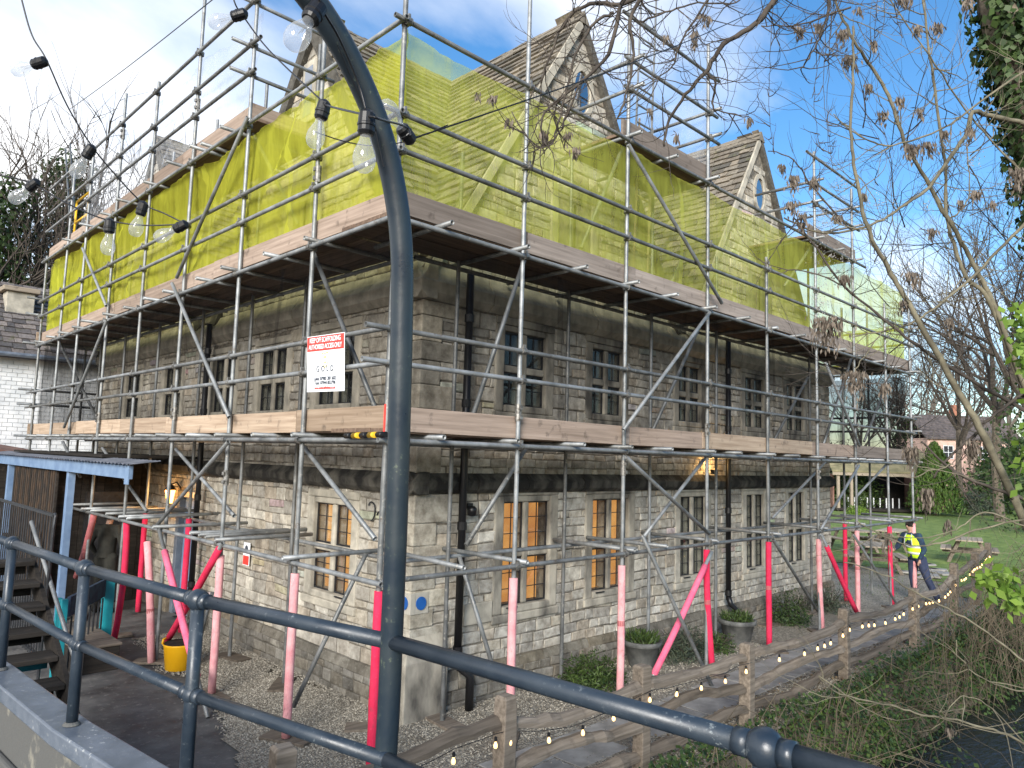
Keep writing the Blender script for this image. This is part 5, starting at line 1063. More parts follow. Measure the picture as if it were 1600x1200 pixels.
# picnic tables
def picnic(label, loc, rz, first=[None]):
    if first[0] is None:
        t = thing('picnic_table', label, 'picnic table', loc, 'timber picnic tables on the lawn', rz)
        for k in range(5): m = MB(); m.box((-.75, -.36+.146*k, .70), (.75, -.225+.146*k, .74)); m.obj('top_board', 'pale_timber', t, local=True, bevel=.005)
        for s in (-1, 1):
            for k in range(2): m = MB(); y = s*(.62+.0)+(.075 if k else -.075); m.box((-.75, y-.07, .42), (.75, y+.07, .46)); m.obj('seat_board', 'pale_timber', t, local=True, bevel=.005)
            m = MB(); m.box((s*.5-.04, -.72, .335), (s*.5+.04, .72, .418)); m.obj('seat_bearer', 'fence_timber', t, local=True)
            for q in (-1, 1): m = MB(); m.prism([(s*.5+.041, q*.62, 0), (s*.5+.041, q*.52, 0), (s*.5+.041, q*.20, .698), (s*.5+.041, q*.30, .698)], (.045, 0, 0)); m.obj('leg', 'fence_timber', t, local=True)
        first[0] = t; return t
    r = first[0].copy(); col.objects.link(r); r.location = loc; r.rotation_euler = (0, 0, rz); r['label'] = label
    for ch in first[0].children: c = ch.copy(); col.objects.link(c); c.parent = r
    return r
g1 = hit(1368, 893, 2, 0); picnic('dark picnic table on the gravel nearest the scaffold', (g1.x, g1.y, .01), .5)
g1 = hit(1395, 862, 2, 0); picnic('picnic table on the lawn behind the person in the vest', (g1.x, g1.y, .01), .1); g1 = hit(1335, 862, 2, 0); picnic('picnic table on the lawn at the end of the stone house', (g1.x, g1.y, .01), .9)
g1 = hit(1515, 880, 2, 0); picnic('weathered picnic table on the lawn right of the fence end', (g1.x, g1.y, .01), .25)
# rubble of flat stones by the lawn edge
for i in range(10):
    g1 = hit(1448+jit(22), 893+jit(12), 2, 0); m = MB(); m.box((-.3, -.16, 0), (.3, .16, .05), M=Matrix.Translation((g1.x, g1.y, .015+.02*(i % 3))) @ Matrix.Rotation(random.random()*3, 4, 'Z'))
    tag(m.obj('loose_slab', 'flagstone', bevel=.01), 'flat loose stone slab in the heap on the lawn edge', 'stone slab', 'heap of loose stone slabs')
# litter on the bank
m = MB(); lc = P(1437, 1104, 13.2); vs = []
for i in range(5):
    for j in range(4): vs.append(lc+RT*(i-2)*.09+UP*((j-1.5)*.05)+V((0, 0, -.02*i))+FW*(.05*mnoise.noise(V((i, j, 3)))))
m.add(vs, [(j+i*4, j+1+i*4, j+1+(i+1)*4, j+(i+1)*4) for i in range(4) for j in range(3)]); tag(m.obj('litter_bag', 'bag_white'), 'crumpled white plastic bag caught on the stream bank', 'bag')
# ------------------------------------------------------------------ bank cover
iv = MB()
def bank_leaf(mb, x, y, zadd, ls): 
    z = ground_z(x, y)+zadd; leaf_quad(mb, (x, y, z), V((jit(.8), -.6+jit(.8), .8)), ls, ls*.8)
for i in range(25000):
    x = random.uniform(1.2, 17); t = random.random(); y = bank_y(x)+.35-1.35*t
    dens = mnoise.noise(V((x*.55, y*.8, 4)))+ (.25 if x > 6 else .1)
    if dens < -.05: continue
    bank_leaf(iv, x, y, random.random()**2*(.35+.35*max(0, dens))*(1 if x < 9 else 1.7)*min(1, t*3+.15), random.uniform(.03, .065))
tag(iv.obj('bank_ivy', 'ivy_leaf'), 'dark ivy and low plants covering the stream bank', 'ivy', kind='stuff')
iv = MB()
for i in range(5000):
    x = random.uniform(3.5, 6.5); y = bank_y(x)-random.random()*.8; bank_leaf(iv, x, y, random.random()*.3*max(.2, 1-abs(x-5)/1.5), random.uniform(.03, .055))
for i in range(9000):
    x = random.uniform(5.5, 17); y = bank_y(x)-.1-random.random()*1.1; dn = mnoise.noise(V((x*.9, y*1.4, 9)))
    if dn < -.1: continue
    bank_leaf(iv, x, y, random.random()*(.25+.9*max(0, dn))*(1 if x < 9 else 1.6), random.uniform(.035, .075))
tag(iv.obj('bank_plants', 'shrub_leaf'), 'brighter green leafy plants on the near stream bank', 'plants', kind='stuff')
brm = MB()
for i in range(300):
    x = random.uniform(2, 18); y = bank_y(x)-random.random()*.6; p = V((x, y, ground_z(x, y))); d = V((jit(1), -.3+jit(.8), 0)); h = random.uniform(.25, .8)*(1 if x < 8 else 1.7)
    brm.path([p, p+d*.15+V((0, 0, h*.7)), p+d*.45+V((0, 0, h)), p+d*.8+V((0, 0, h*.8)), p+d*1.05+V((0, 0, h*.3))], [.006, .005, .004, .003, .002], 4)
for i in range(380):
    x = random.uniform(9.5, 18); y = bank_y(x)-random.uniform(-.15, 1.3); p = V((x, y, max(-.5, ground_z(x, y)))); d = V((jit(1), jit(1), 0)); h = random.uniform(.5, 1.5)
    brm.path([p, p+d*.15+V((0, 0, h*.7)), p+d*.45+V((0, 0, h)), p+d*.8+V((0, 0, h*.8)), p+d*1.05+V((0, 0, h*.35))], [.007, .006, .005, .004, .002], 4)
tag(brm.obj('brambles', 'bramble'), 'tangled bare bramble stems arching over the stream bank', 'brambles', kind='stuff')
dl = MB()
for i in range(5000):
    x = random.uniform(-.5, 13); y = random.uniform(-2.2, -.9); leaf_quad(dl, (x, y, ground_z(x, y)+.03+random.random()*.04), V((jit(.5), jit(.5), 1)), random.uniform(.03, .07), .03)
tag(dl.obj('leaf_litter', 'dead_leaf'), 'brown dead leaf litter along the foot of the fence', 'leaf litter', kind='stuff')

# ================================================================== BACKGROUND BUILDINGS
wb = thing('white_building', 'white painted brick building with a stone slate roof behind the left scaffold', 'building', (-2, 16.5, 0))
m = MB(); m.box((-10, 16.5, 0), (6, 19, 5.05)); m.obj('wall', 'white_paint', wb)
bm = MB(); z = 2.2; r = 0
while z < 5.0:
    x = -3.5+(.11 if r % 2 else 0)
    while x < 4.2: bm.box((x+.006, 16.478+jit(.004), z+.006), (x+.216, 16.499, z+.098)); x += .222
    z += .104; r += 1
tag(bm.obj('bricks', 'white_paint', wb), kind='stuff')
e = V((-5, 16.3, 5.1)); dv = V((0, 1, .95)).normalized(); rp = MB().prism([(-10, 16.2, 5.05), (6, 16.2, 5.05), (6, 18.3, 7.03), (-10, 18.3, 7.03)], (0, .05, -.1)).obj('roof', 'roof_tile', wb)
m = MB()
for s in slate_slope(rp, V((-4, 16.2, 5.06)), V((1, 0, 0)), dv, 10, 2.9, expo=.2): slate_geo(m, (s[0], s[1], s[2], s[3], (s[4][0]*.9, s[4][1]*.9, s[4][2]*1.05)))
tag(m.obj('slates', 'slate', rp), kind='stuff')
m = MB(); m.tube((-6, 16.15, 5.02), (5, 16.15, 5.02), .06, 8); m.obj('gutter', 'coping_paint', wb)
ch = hit(30, 470, 1, 17.6); m = MB(); m.box((ch.x-.32, 17.4, ch.z-1.2), (ch.x+.32, 17.9, ch.z+.2)); m.obj('chimney', 'dressed_stone', wb, bevel=.02); m = MB(); m.box((ch.x-.42, 17.3, ch.z+.201), (ch.x+.42, 18, ch.z+.33)); m.obj('chimney_cap', 'pale_timber', wb, bevel=.02)
lr = thing('lean_to_roof', 'dark lean-to roof below the white painted wall', 'roof', (-.5, 15, 0)); m = MB(); m.prism([(-4, 14.6, 3.3), (1.2, 14.6, 2.45), (1.2, 16.4, 2.6), (-4, 16.4, 3.5)], (0, 0, -.1)); m.obj('roof_sheet', 'brick_wall', lr); m = MB(); m.box((-4, 15.0, 0), (1.1, 15.1, 2.4)); m.obj('wall', 'dark_timber', lr)
# open shelter across the lawn
sb = P(1388, 805, 47); sx, sy = sb.x, sb.y; dirx = (P(1470, 800, 47)-P(1310, 805, 47)); dirx.z = 0; wd = dirx.length; dirx.normalize(); diry = V((-dirx.y, dirx.x, 0))
if diry.dot(FW) < 0: diry = -diry
sh = thing('garden_shelter', 'open fronted dark timber shelter with a mossy roof across the lawn', 'shelter', (sx, sy, 0))
def sp(u, v, z): return V((sx, sy, z))+dirx*u+diry*v
h = wd/2
def sprism(name, mat, pts, off, par): m = MB(); m.prism([sp(*p) for p in pts], off); return m.obj(name, mat, par)
sprism('floor', 'dark_timber', [(-h, 0, .1), (h, 0, .1), (h, 4, .1), (-h, 4, .1)], (0, 0, .15), sh); sprism('back_wall', 'dark_timber', [(-h, 4, .25), (h, 4, .25), (h, 4, 2.6), (-h, 4, 2.6)], diry*.1, sh)
for u in (-h, h-.1): sprism('side_wall', 'brick_wall', [(u, .6, .25), (u, 4, .25), (u, 4, 2.6), (u, .6, 2.4)], dirx*.1, sh)
for u in (-h+.05, -h+.9, h-1.6, h-.1): sprism('post', 'pale_timber', [(u, 0, .25), (u+.16, 0, .25), (u+.16, 0, 2.4), (u, 0, 2.4)], diry*.16, sh)
sprism('fascia', 'pale_timber', [(-h-.3, -.15, 2.35), (h+.3, -.15, 2.35), (h+.3, -.15, 2.55), (-h-.3, -.15, 2.55)], diry*.05, sh)
simple('mossy_roof', (.14, .13, .07), (.24, .21, .12), 2, .95); sprism('roof', 'mossy_roof', [(-h-.35, -.2, 2.56), (h+.35, -.2, 2.56), (h+.1, 2.4, 4.1), (-h-.1, 2.4, 4.1)], (0, 0, .1), sh)
for k in range(9): sprism('pale_baluster', 'white_paint', [(-1.9+.42*k, 1.5, .25), (-1.83+.42*k, 1.5, .25), (-1.83+.42*k, 1.5, .9), (-1.9+.42*k, 1.5, .9)], diry*.05, sh)
# brick garden wall, pink house
bw = thing('garden_wall', 'sloping red brick garden wall beside the conifer', 'wall', P(1490, 803, 50)); m = MB(); a, b = P(1462, 806, 50), P(1545, 806, 53)
m.prism([V((a.x, a.y, 0)), V((b.x, b.y, 0)), V((b.x, b.y, .5)), V((a.x, a.y, 1.9))], (0, .3, 0)); m.obj('wall_face', 'brick_wall', bw)
pk0 = P(1452, 790, 72); pk1 = P(1600, 790, 72); ph = thing('pink_house', 'pink rendered house with a dark tiled roof beyond the garden', 'house', (pk0.x, pk0.y, 0)); d = V((pk1.x-pk0.x, pk1.y-pk0.y, 0)); ln_ = d.length; d.normalize(); q = V((-d.y, d.x, 0)); q = q if q.dot(FW) > 0 else -q; o_ = V((pk0.x, pk0.y, 0))
def hp_(u, v, z): return o_+d*u+q*v+V((0, 0, z))
m = MB(); m.prism([hp_(0, 0, 0), hp_(ln_, 0, 0), hp_(ln_, 0, 6.0), hp_(0, 0, 6.0)], q*6); m.obj('wall', 'pink_render', ph)
m = MB(); m.prism([hp_(-.3, -.3, 5.9), hp_(ln_, -.3, 5.9), hp_(ln_, 3, 8.4), hp_(-.3, 3, 8.4)], (0, 0, .12)); rr_ = m.obj('roof', 'roof_tile', ph); m = MB(); m.prism([hp_(-.3, 6.3, 5.9), hp_(ln_, 6.3, 5.9), hp_(ln_, 3, 8.4), hp_(-.3, 3, 8.4)], (0, 0, .12)); m.obj('roof', 'roof_tile', ph)
m = MB()
for k in range(10): v = -.3+3.3*k/10; m.prism([hp_(-.3, v, 6.03+2.5*k/10), hp_(ln_, v, 6.03+2.5*k/10), hp_(ln_, v, 6.1+2.5*k/10), hp_(-.3, v, 6.1+2.5*k/10)], q*.3)
tag(m.obj('tile_courses', 'roof_tile', rr_), kind='stuff')
m = MB(); m.prism([hp_(4.2, 2.6, 8), hp_(5, 2.6, 8), hp_(5, 2.6, 9.6), hp_(4.2, 2.6, 9.6)], q*.8); m.obj('chimney', 'terracotta', ph)
for u, z in ((4.9, 1.6), (4.9, 4.0), (1.5, 4.0), (7.6, 4.0)):
    m = MB(); m.prism([hp_(u, -.03, z), hp_(u+1.0, -.03, z), hp_(u+1.0, -.03, z+1.3), hp_(u, -.03, z+1.3)], q*.03); wn = m.obj('window', 'dark_room', ph); m = MB()
    for a0, a1, b0, b1 in ((0, .06, 0, 1.3), (.94, 1, 0, 1.3), (.06, .94, 0, .06), (.06, .94, 1.24, 1.3), (.47, .53, .06, 1.24), (.06, .47, .6, .66), (.53, .94, .6, .66)): m.prism([hp_(u+a0, -.07, z+b0), hp_(u+a1, -.07, z+b0), hp_(u+a1, -.07, z+b1), hp_(u+a0, -.07, z+b1)], q*.035)
    m.obj('window_frame', 'white_paint', wn)

# ================================================================== TREES
def grow(mb, p, d, r, ln, lvl, rnd, minr=.006, wander=.35, nb=(3, 5), tips=None, grav=0, n=None):
    k = 4; pts = [p]; rd = [r]; dd = d
    for i in range(k):
        dd = (dd+V((rnd.uniform(-1, 1), rnd.uniform(-1, 1), rnd.uniform(-.6, 1)+grav))*wander*.45).normalized(); pts.append(pts[-1]+dd*ln/k); rd.append(r*(1-.55*(i+1)/k))
    mb.path(pts, rd, n or (7 if r > .08 else 5 if r > .025 else 3), cap=False)
    if lvl <= 0 or r < minr:
        if tips is not None: tips.append(pts[-1])
        return
    for i in range(rnd.randint(*nb)):
        t = rnd.uniform(.3, 1); f = t*k; a = min(k-1, int(f)); q = pts[a].lerp(pts[a+1], f-a); ax = rnd_dir(); nd = (dd+ax*rnd.uniform(.55, 1.05)).normalized()
        grow(mb, q, nd, max(minr*.8, r*(1-.55*t)*rnd.uniform(.55, .8)), ln*rnd.uniform(.55, .8), lvl-1, rnd, minr, wander, nb, tips, grav, n)
    grow(mb, pts[-1], dd, rd[-1], ln*.75, lvl-1, rnd, minr, wander, nb, tips, grav, n)
def bare_tree(label, base, h, seed, mat='twig_far', lvl=5, nb=(3, 4), r=None, ivy=0, ivyh=.5, minr=.012, lean=(0, 0), group='bare winter trees in the background', spread=1):
    rnd = random.Random(seed); random.seed(seed); t = thing('bare_tree', label, 'tree', base, group); m = MB(); r = r or h*.0115; B = V(base); tr = MB()
    th = h*.32; top = B+V((lean[0]*th, lean[1]*th, th)); tr.path([B-V((0, 0, .3)), B.lerp(top, .5)+V((rnd.uniform(-.2, .2), rnd.uniform(-.2, .2), 0)), top], [r*1.3, r, r*.85], 9); tr.obj('trunk', 'bark', t)
    for i in range(4): 
        a = 2*pi*i/4+rnd.random(); grow(m, B.lerp(top, rnd.uniform(.7, 1)), V((cos(a)*.6*spread+lean[0], sin(a)*.6*spread+lean[1], 1)).normalized(), r*.7, h*.27, lvl-1, rnd, minr, .4, nb)
    grow(m, top, V((lean[0], lean[1], 1)).normalized(), r*.8, h*.27, lvl-1, rnd, minr, .35, nb)
    tag(m.obj('crown', mat, t), kind='stuff')
    if ivy:
        im = MB()
        for i in range(ivy):
            f = random.random(); p = B+V((lean[0]*h*ivyh*f, lean[1]*h*ivyh*f, h*ivyh*f)); dd = rnd_dir(); rad_ = h*.10*(1.15-.6*f)*(.5+.8*random.random())*(1+.5*mnoise.noise(V((f*6, dd.x*2, dd.y*2))))
            leaf_quad(im, p+V((dd.x, dd.y, dd.z*.6))*rad_, dd+V((jit(.7), jit(.7), jit(.7))), random.uniform(.12, .26), .14)
        tag(im.obj('ivy', 'ivy_leaf', t), kind='stuff')
    return t
b0 = P(85, 560, 30)
bare_tree('ivy clad bare tree standing behind the white building at the left', (b0.x, b0.y, 0), 17, 3, 'twig', 6, (3, 4), .35, 9000, .86, .018, group='bare trees on the left'); b0 = P(-10, 560, 27); bare_tree('bare tree cut by the left edge of the picture', (b0.x, b0.y, 0), 15.5, 5, 'twig', 6, (3, 4), .3, 6000, .8, .018, group='bare trees on the left')
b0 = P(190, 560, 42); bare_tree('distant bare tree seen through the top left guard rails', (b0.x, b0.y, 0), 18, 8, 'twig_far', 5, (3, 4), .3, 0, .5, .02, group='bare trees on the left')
TR = [(1345, 62, 14, 11, 'slim bare tree directly behind the far scaffold end', 0), (1405, 54, 13, 12, 'bare tree with ivy left of the conifer', 900), (1500, 58, 19, 13, 'bare tree rising behind the pink house chimney', 0), (1560, 42, 20, 14, 'tall spreading bare tree at the right behind the ash stems', 0), (1620, 34, 19, 15, 'dark bare tree cut by the right picture edge', 2500), (1450, 85, 22, 16, 'far bare tree over the garden shelter', 0), (1580, 80, 24, 17, 'far bare tree at the right skyline', 0), (1390, 95, 20, 18, 'far bare tree beyond the shelter roof', 0), (1575, 62, 12, 19, 'small bare tree to the right of the pink house', 0)]
for pxx, dpt, hh, sd_, lb, ivn in TR:
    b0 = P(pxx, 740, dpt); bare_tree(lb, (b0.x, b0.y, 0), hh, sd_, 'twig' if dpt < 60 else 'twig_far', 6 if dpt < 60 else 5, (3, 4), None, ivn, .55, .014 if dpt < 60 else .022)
random.seed(21)
# conifer and round shrubs
cf0 = P(1462, 795, 46); cf = thing('conifer', 'bright green conifer beside the shelter', 'tree', (cf0.x, cf0.y, 0)); m = MB(); hgt = 4.3
for i in range(9000):
    f = random.random()**.8; a = random.uniform(0, 2*pi); rr = (1.75*(1-f)**.75+.1)*(.72+.28*random.random())*(1+.25*mnoise.noise(V((cos(a)*2, sin(a)*2, f*5)))); d = V((cos(a), sin(a), .6)); leaf_quad(m, (cf0.x+rr*cos(a), cf0.y+rr*sin(a), .15+f*hgt), d+V((jit(.6), jit(.6), jit(.6))), random.uniform(.15, .32), .08, dirv=(cos(a)*.6, sin(a)*.6, 1))
tag(m.obj('foliage', 'conifer_leaf', cf), kind='stuff'); m = MB(); m.tube((cf0.x, cf0.y, 0), (cf0.x, cf0.y, hgt*.9), .1, 8); m.obj('trunk', 'bark', cf)
b0 = P(1525, 800, 48); shrub('shrub', 'rounded grey green bush in front of the brick garden wall', (b0.x, b0.y, 0), 1.6, 1.3, 1.5, 4500, 'heather_leaf', .2, .06, cat='bush'); b0 = P(1330, 800, 50); shrub('shrub', 'leafy hedge bush at the left end of the garden shelter', (b0.x, b0.y, 0), 2.2, 2, 3.2, 4500, 'shrub_leaf', .25, .1, cat='bush'); b0 = P(1340, 806, 44); shrub('shrub', 'small bright bush at the shelter step', (b0.x, b0.y, 0), .6, .6, .6, 1200, 'bright_leaf', .14, .05, cat='bush')
for i, (pxx, dpt, rx, rz, mt_) in enumerate(((1300, 75, 7, 5, 'heather_leaf'), (1430, 92, 9, 6.5, 'heather_leaf'), (1590, 66, 7, 6, 'ivy_leaf'), (1660, 50, 6, 6, 'ivy_leaf'))):
    b0 = P(pxx, 760, dpt); shrub('hedge', ['dull hedge mass behind the far scaffold end', 'dull hedge mass on the skyline behind the shelter', 'dark evergreen mass behind the pink house', 'dark evergreen mass at the right picture edge'][i], (b0.x, b0.y, 0), rx, 4, rz, 5000, mt_, .5, .25, cat='hedge')

# ------------------------------------------------------------------ overhanging ash
ash = thing('ash_tree', 'overhanging bare ash tree with ivy clad trunk and brown seed keys', 'tree', P(1720, 1300, 6.2)); AT = []; SK = MB()
def abranch(pl, r0, r1, mat='twig', name='branch', twigs=0, k=5, tl=.35):
    pts = smooth([P(*p) for p in pl], k); n_ = len(pts); pts = [p+V((jit(1), jit(1), jit(1)))*.006 for p in pts]; rd = [.86*(r0+(r1-r0)*i/(n_-1))*random.uniform(.92, 1.1) for i in range(n_)]
    rd = [q*(1.35 if mat == 'twig' and name == 'branch' else 1) for q in rd]; m = MB(); m.path(pts, rd, 8 if r0 > .02 else 6); o = m.obj(name, mat, ash, smooth=True)
    if twigs:
        tm = MB(); rnd = random.Random(int(pl[0][0]*7+pl[0][1]))
        for i in range(int(twigs*1.6)):
            f = rnd.uniform(.1, 1); q = pts[min(n_-1, int(f*n_))]; d = (rnd_dir()-V((0, 0, .25))).normalized(); L_ = tl*rnd.uniform(.4, 1.2); grow(tm, q, d, max(.0042, r1*.6), L_, 2, rnd, .0022, .7, (1, 2), AT, .15, 4)
        tag(tm.obj('twigs', mat, o), kind='stuff')
    return pts
D = 5.6
abranch([(1545, -120, 6.2), (1562, 0, 6.2), (1580, 80, 6.2), (1618, 230, 6.2), (1665, 420, 6.2), (1680, 700, 6.2), (1700, 1000, 6.2), (1715, 1350, 6.2)], .17, .26, 'bark', 'trunk')
abranch([(1250, -40, 4.8), (1210, 0, 4.8), (1180, 37, 4.8), (1130, 70, 4.8), (1103, 113, 4.8), (1077, 140, 4.8), (1047, 187, 4.9), (1037, 230, 4.9)], .019, .006, 'twig', 'branch', 16)
abranch([(1040, -30, 4.8), (973, 5, 4.8), (930, 4, 4.8), (895, 22, 4.8), (870, 60, 4.9), (845, 130, 4.9)], .016, .006, 'twig', 'branch', 14)
abranch([(990, -20, 4.7), (968, 15, 4.7), (950, 85, 4.7), (905, 130, 4.7), (862, 165, 4.7), (845, 190, 4.7), (850, 240, 4.7)], .014, .004, 'twig', 'branch', 16)
abranch([(1010, -20, 4.7), (985, 35, 4.7), (990, 85, 4.7), (978, 150, 4.7), (962, 190, 4.7)], .012, .004, 'twig', 'branch', 14)
abranch([(905, 130, 4.7), (890, 170, 4.7), (868, 215, 4.7), (835, 228, 4.7), (800, 175, 4.7)], .007, .003, 'twig', 'branch', 10, 5, .25)
abranch([(960, 20, 4.7), (930, 35, 4.7), (900, 85, 4.7), (885, 140, 4.7), (870, 200, 4.7), (862, 225, 4.7), (820, 240, 4.7)], .009, .003, 'twig', 'branch', 12, 5, .25)
abranch([(1120, -20, 4.9), (1085, 30, 4.9), (1060, 75, 4.9), (1050, 105, 4.9), (1020, 125, 4.9)], .008, .003, 'twig', 'branch', 10)
abranch([(1000, 35, 4.9), (1040, 20, 4.9), (1090, 5, 4.9), (1150, 5, 4.9), (1165, -20, 4.9)], .006, .004, 'twig', 'branch', 10)
abranch([(1103, 115, 4.8), (1118, 130, 4.8), (1113, 165, 4.8), (1130, 175, 4.8), (1175, 185, 4.8)], .008, .003, 'twig', 'branch', 6)
abranch([(1290, -20, 5.2), (1295, 15, 5.2), (1280, 60, 5.2), (1265, 90, 5.2), (1250, 108, 5.2)], .009, .004, 'twig', 'branch', 10)
abranch([(1330, 10, 5.2), (1250, 38, 5.2), (1190, 40, 5.2)], .006, .003, 'twig', 'branch', 8)
abranch([(1640, 200, 5.9), (1600, 192, 5.8), (1545, 180, 5.7), (1520, 176, 5.6), (1507, 213, 5.6), (1473, 263, 5.6), (1447, 297, 5.6), (1413, 320, 5.6), (1380, 343, 5.6), (1333, 360, 5.5), (1277, 362, 5.5), (1225, 340, 5.5)], .024, .007, 'bark_pale', 'branch', 10)
abranch([(1700, 900, 6), (1640, 720, 5.9), (1563, 500, 5.8), (1530, 430, 5.8), (1513, 397, 5.8), (1480, 340, 5.7), (1447, 280, 5.7), (1413, 220, 5.6), (1393, 160, 5.6), (1367, 113, 5.6), (1340, 73, 5.5), (1313, 20, 5.5), (1295, -30, 5.5)], .026, .009, 'bark_pale', 'branch', 14)
abranch([(1660, 950, 5.4), (1590, 790, 5.3), (1580, 770, 5.3), (1530, 667, 5.3), (1497, 613, 5.3), (1473, 567, 5.3), (1447, 523, 5.3), (1413, 463, 5.3), (1387, 417, 5.3), (1357, 360, 5.2), (1340, 283, 5.2), (1330, 217, 5.2), (1332, 133, 5.2), (1333, 40, 5.2)], .036, .008, 'bark_pale', 'branch', 10)
abranch([(1600, 620, 5.9), (1547, 473, 5.8), (1513, 437, 5.8), (1497, 400, 5.8), (1480, 343, 5.8), (1477, 267, 5.8), (1467, 180, 5.7), (1453, 87, 5.7), (1442, -10, 5.7)], .022, .009, 'bark_pale', 'branch', 12)
abranch([(1650, 320, 5.8), (1600, 273, 5.7), (1547, 217, 5.7), (1500, 160, 5.7), (1453, 87, 5.6), (1397, 10, 5.6), (1380, -20, 5.6)], .010, .005, 'bark_pale', 'branch', 10)
abranch([(1650, 90, 5.7), (1600, 113, 5.6), (1513, 173, 5.6), (1470, 203, 5.5), (1393, 227, 5.5), (1360, 220, 5.5), (1323, 200, 5.5), (1302, 178, 5.5)], .012, .004, 'bark_pale', 'branch', 10)
abranch([(1650, 665, 5.5), (1600, 640, 5.5), (1540, 607, 5.5), (1477, 570, 5.5), (1423, 533, 5.4), (1380, 497, 5.4), (1320, 447, 5.4), (1270, 380, 5.4), (1240, 340, 5.4)], .015, .005, 'twig', 'branch', 14)
abranch([(1620, 330, 5.6), (1570, 380, 5.6), (1513, 440, 5.6), (1457, 483, 5.5), (1420, 507, 5.5), (1380, 517, 5.5), (1327, 527, 5.4)], .016, .005, 'bark_pale', 'branch', 10)
abranch([(1640, 570, 5.4), (1600, 613, 5.4), (1547, 653, 5.4), (1527, 677, 5.4), (1480, 717, 5.4), (1460, 747, 5.4)], .012, .006, 'twig', 'branch', 8)
abranch([(1620, 785, 5.3), (1580, 773, 5.3), (1513, 747, 5.3), (1473, 723, 5.3), (1440, 690, 5.3)], .012, .006, 'twig', 'branch', 8)
abranch([(1420, 720, 5.2), (1450, 735, 5.2), (1490, 725, 5.2)], .004, .005, 'bark_pale', 'branch', 3)
abranch([(1660, 800, 5), (1600, 811, 5), (1523, 829, 5), (1477, 846, 5), (1432, 853, 5), (1393, 843, 5), (1340, 815, 5)], .009, .004, 'bark_pale', 'branch', 3)
abranch([(1660, 840, 5), (1600, 822, 5), (1540, 800, 5), (1500, 823, 5), (1460, 838, 5), (1395, 838, 5), (1370, 830, 5)], .008, .003, 'bark_pale', 'branch', 3)
abranch([(1650, 1080, 4.6), (1600, 1035, 4.6), (1544, 990, 4.6), (1481, 951, 4.6), (1418, 920, 4.6), (1390, 902, 4.6), (1320, 878, 4.6)], .009, .004, 'bark_pale', 'branch', 0)
abranch([(1660, 1180, 4.4), (1600, 1160, 4.4), (1551, 1140, 4.4), (1495, 1126, 4.4), (1439, 1116, 4.4), (1390, 1102, 4.4), (1313, 1084, 4.4), (1278, 1056, 4.4)], .010, .004, 'bark_pale', 'branch', 4)
abranch([(1640, 1080, 4.4), (1600, 1080, 4.4), (1544, 1065, 4.4), (1500, 1030, 4.4), (1495, 1000, 4.4)], .006, .003, 'bark_pale', 'branch', 2)
abranch([(1600, 1160, 4.4), (1540, 1100, 4.4), (1500, 1090, 4.4), (1470, 1130, 4.4)], .004, .003, 'bark_pale', 'branch', 2)
abranch([(1320, 447, 5.4), (1265, 425, 5.4), (1215, 420, 5.4)], .005, .003, 'twig', 'branch', 3); abranch([(1380, 517, 5.5), (1345, 565, 5.4), (1332, 590, 5.4)], .006, .004, 'bark_pale', 'branch', 2)
abranch([(1330, 360, 5.5), (1275, 300, 5.5), (1240, 250, 5.5), (1200, 235, 5.5)], .006, .003, 'twig', 'branch', 6)
abranch([(1480, 343, 5.8), (1500, 330, 5.8), (1515, 300, 5.8), (1510, 230, 5.8)], .008, .005, 'bark_pale', 'branch', 4)
for xs_ in ((1204, 90, 240), (1290, 60, 240), (1275, 110, 230), (1296, 80, 270), (1370, -5, 100), (1405, 5, 60)):
    abranch([(xs_[0]+4, xs_[1]-90, 5.3), (xs_[0], xs_[1], 5.3), (xs_[0]-3, (xs_[1]+xs_[2])/2, 5.3), (xs_[0]+6, xs_[2], 5.3)], .003, .0018, 'twig', 'vine', 5, 5, .12)
# dense fine twig haze at the right from stems
hz = MB(); rnd = random.Random(5)
for i in range(60):
    q = P(rnd.uniform(1340, 1620), rnd.uniform(180, 640), rnd.uniform(7, 10)); grow(hz, q, V((rnd.uniform(-1, .4), rnd.uniform(-.6, .6), rnd.uniform(-.3, .8))).normalized(), .008, rnd.uniform(.5, 1.0), 3, rnd, .003, .6, (2, 3), None, .1, 3)
tag(hz.obj('fine_twigs', 'twig', ash), kind='stuff')
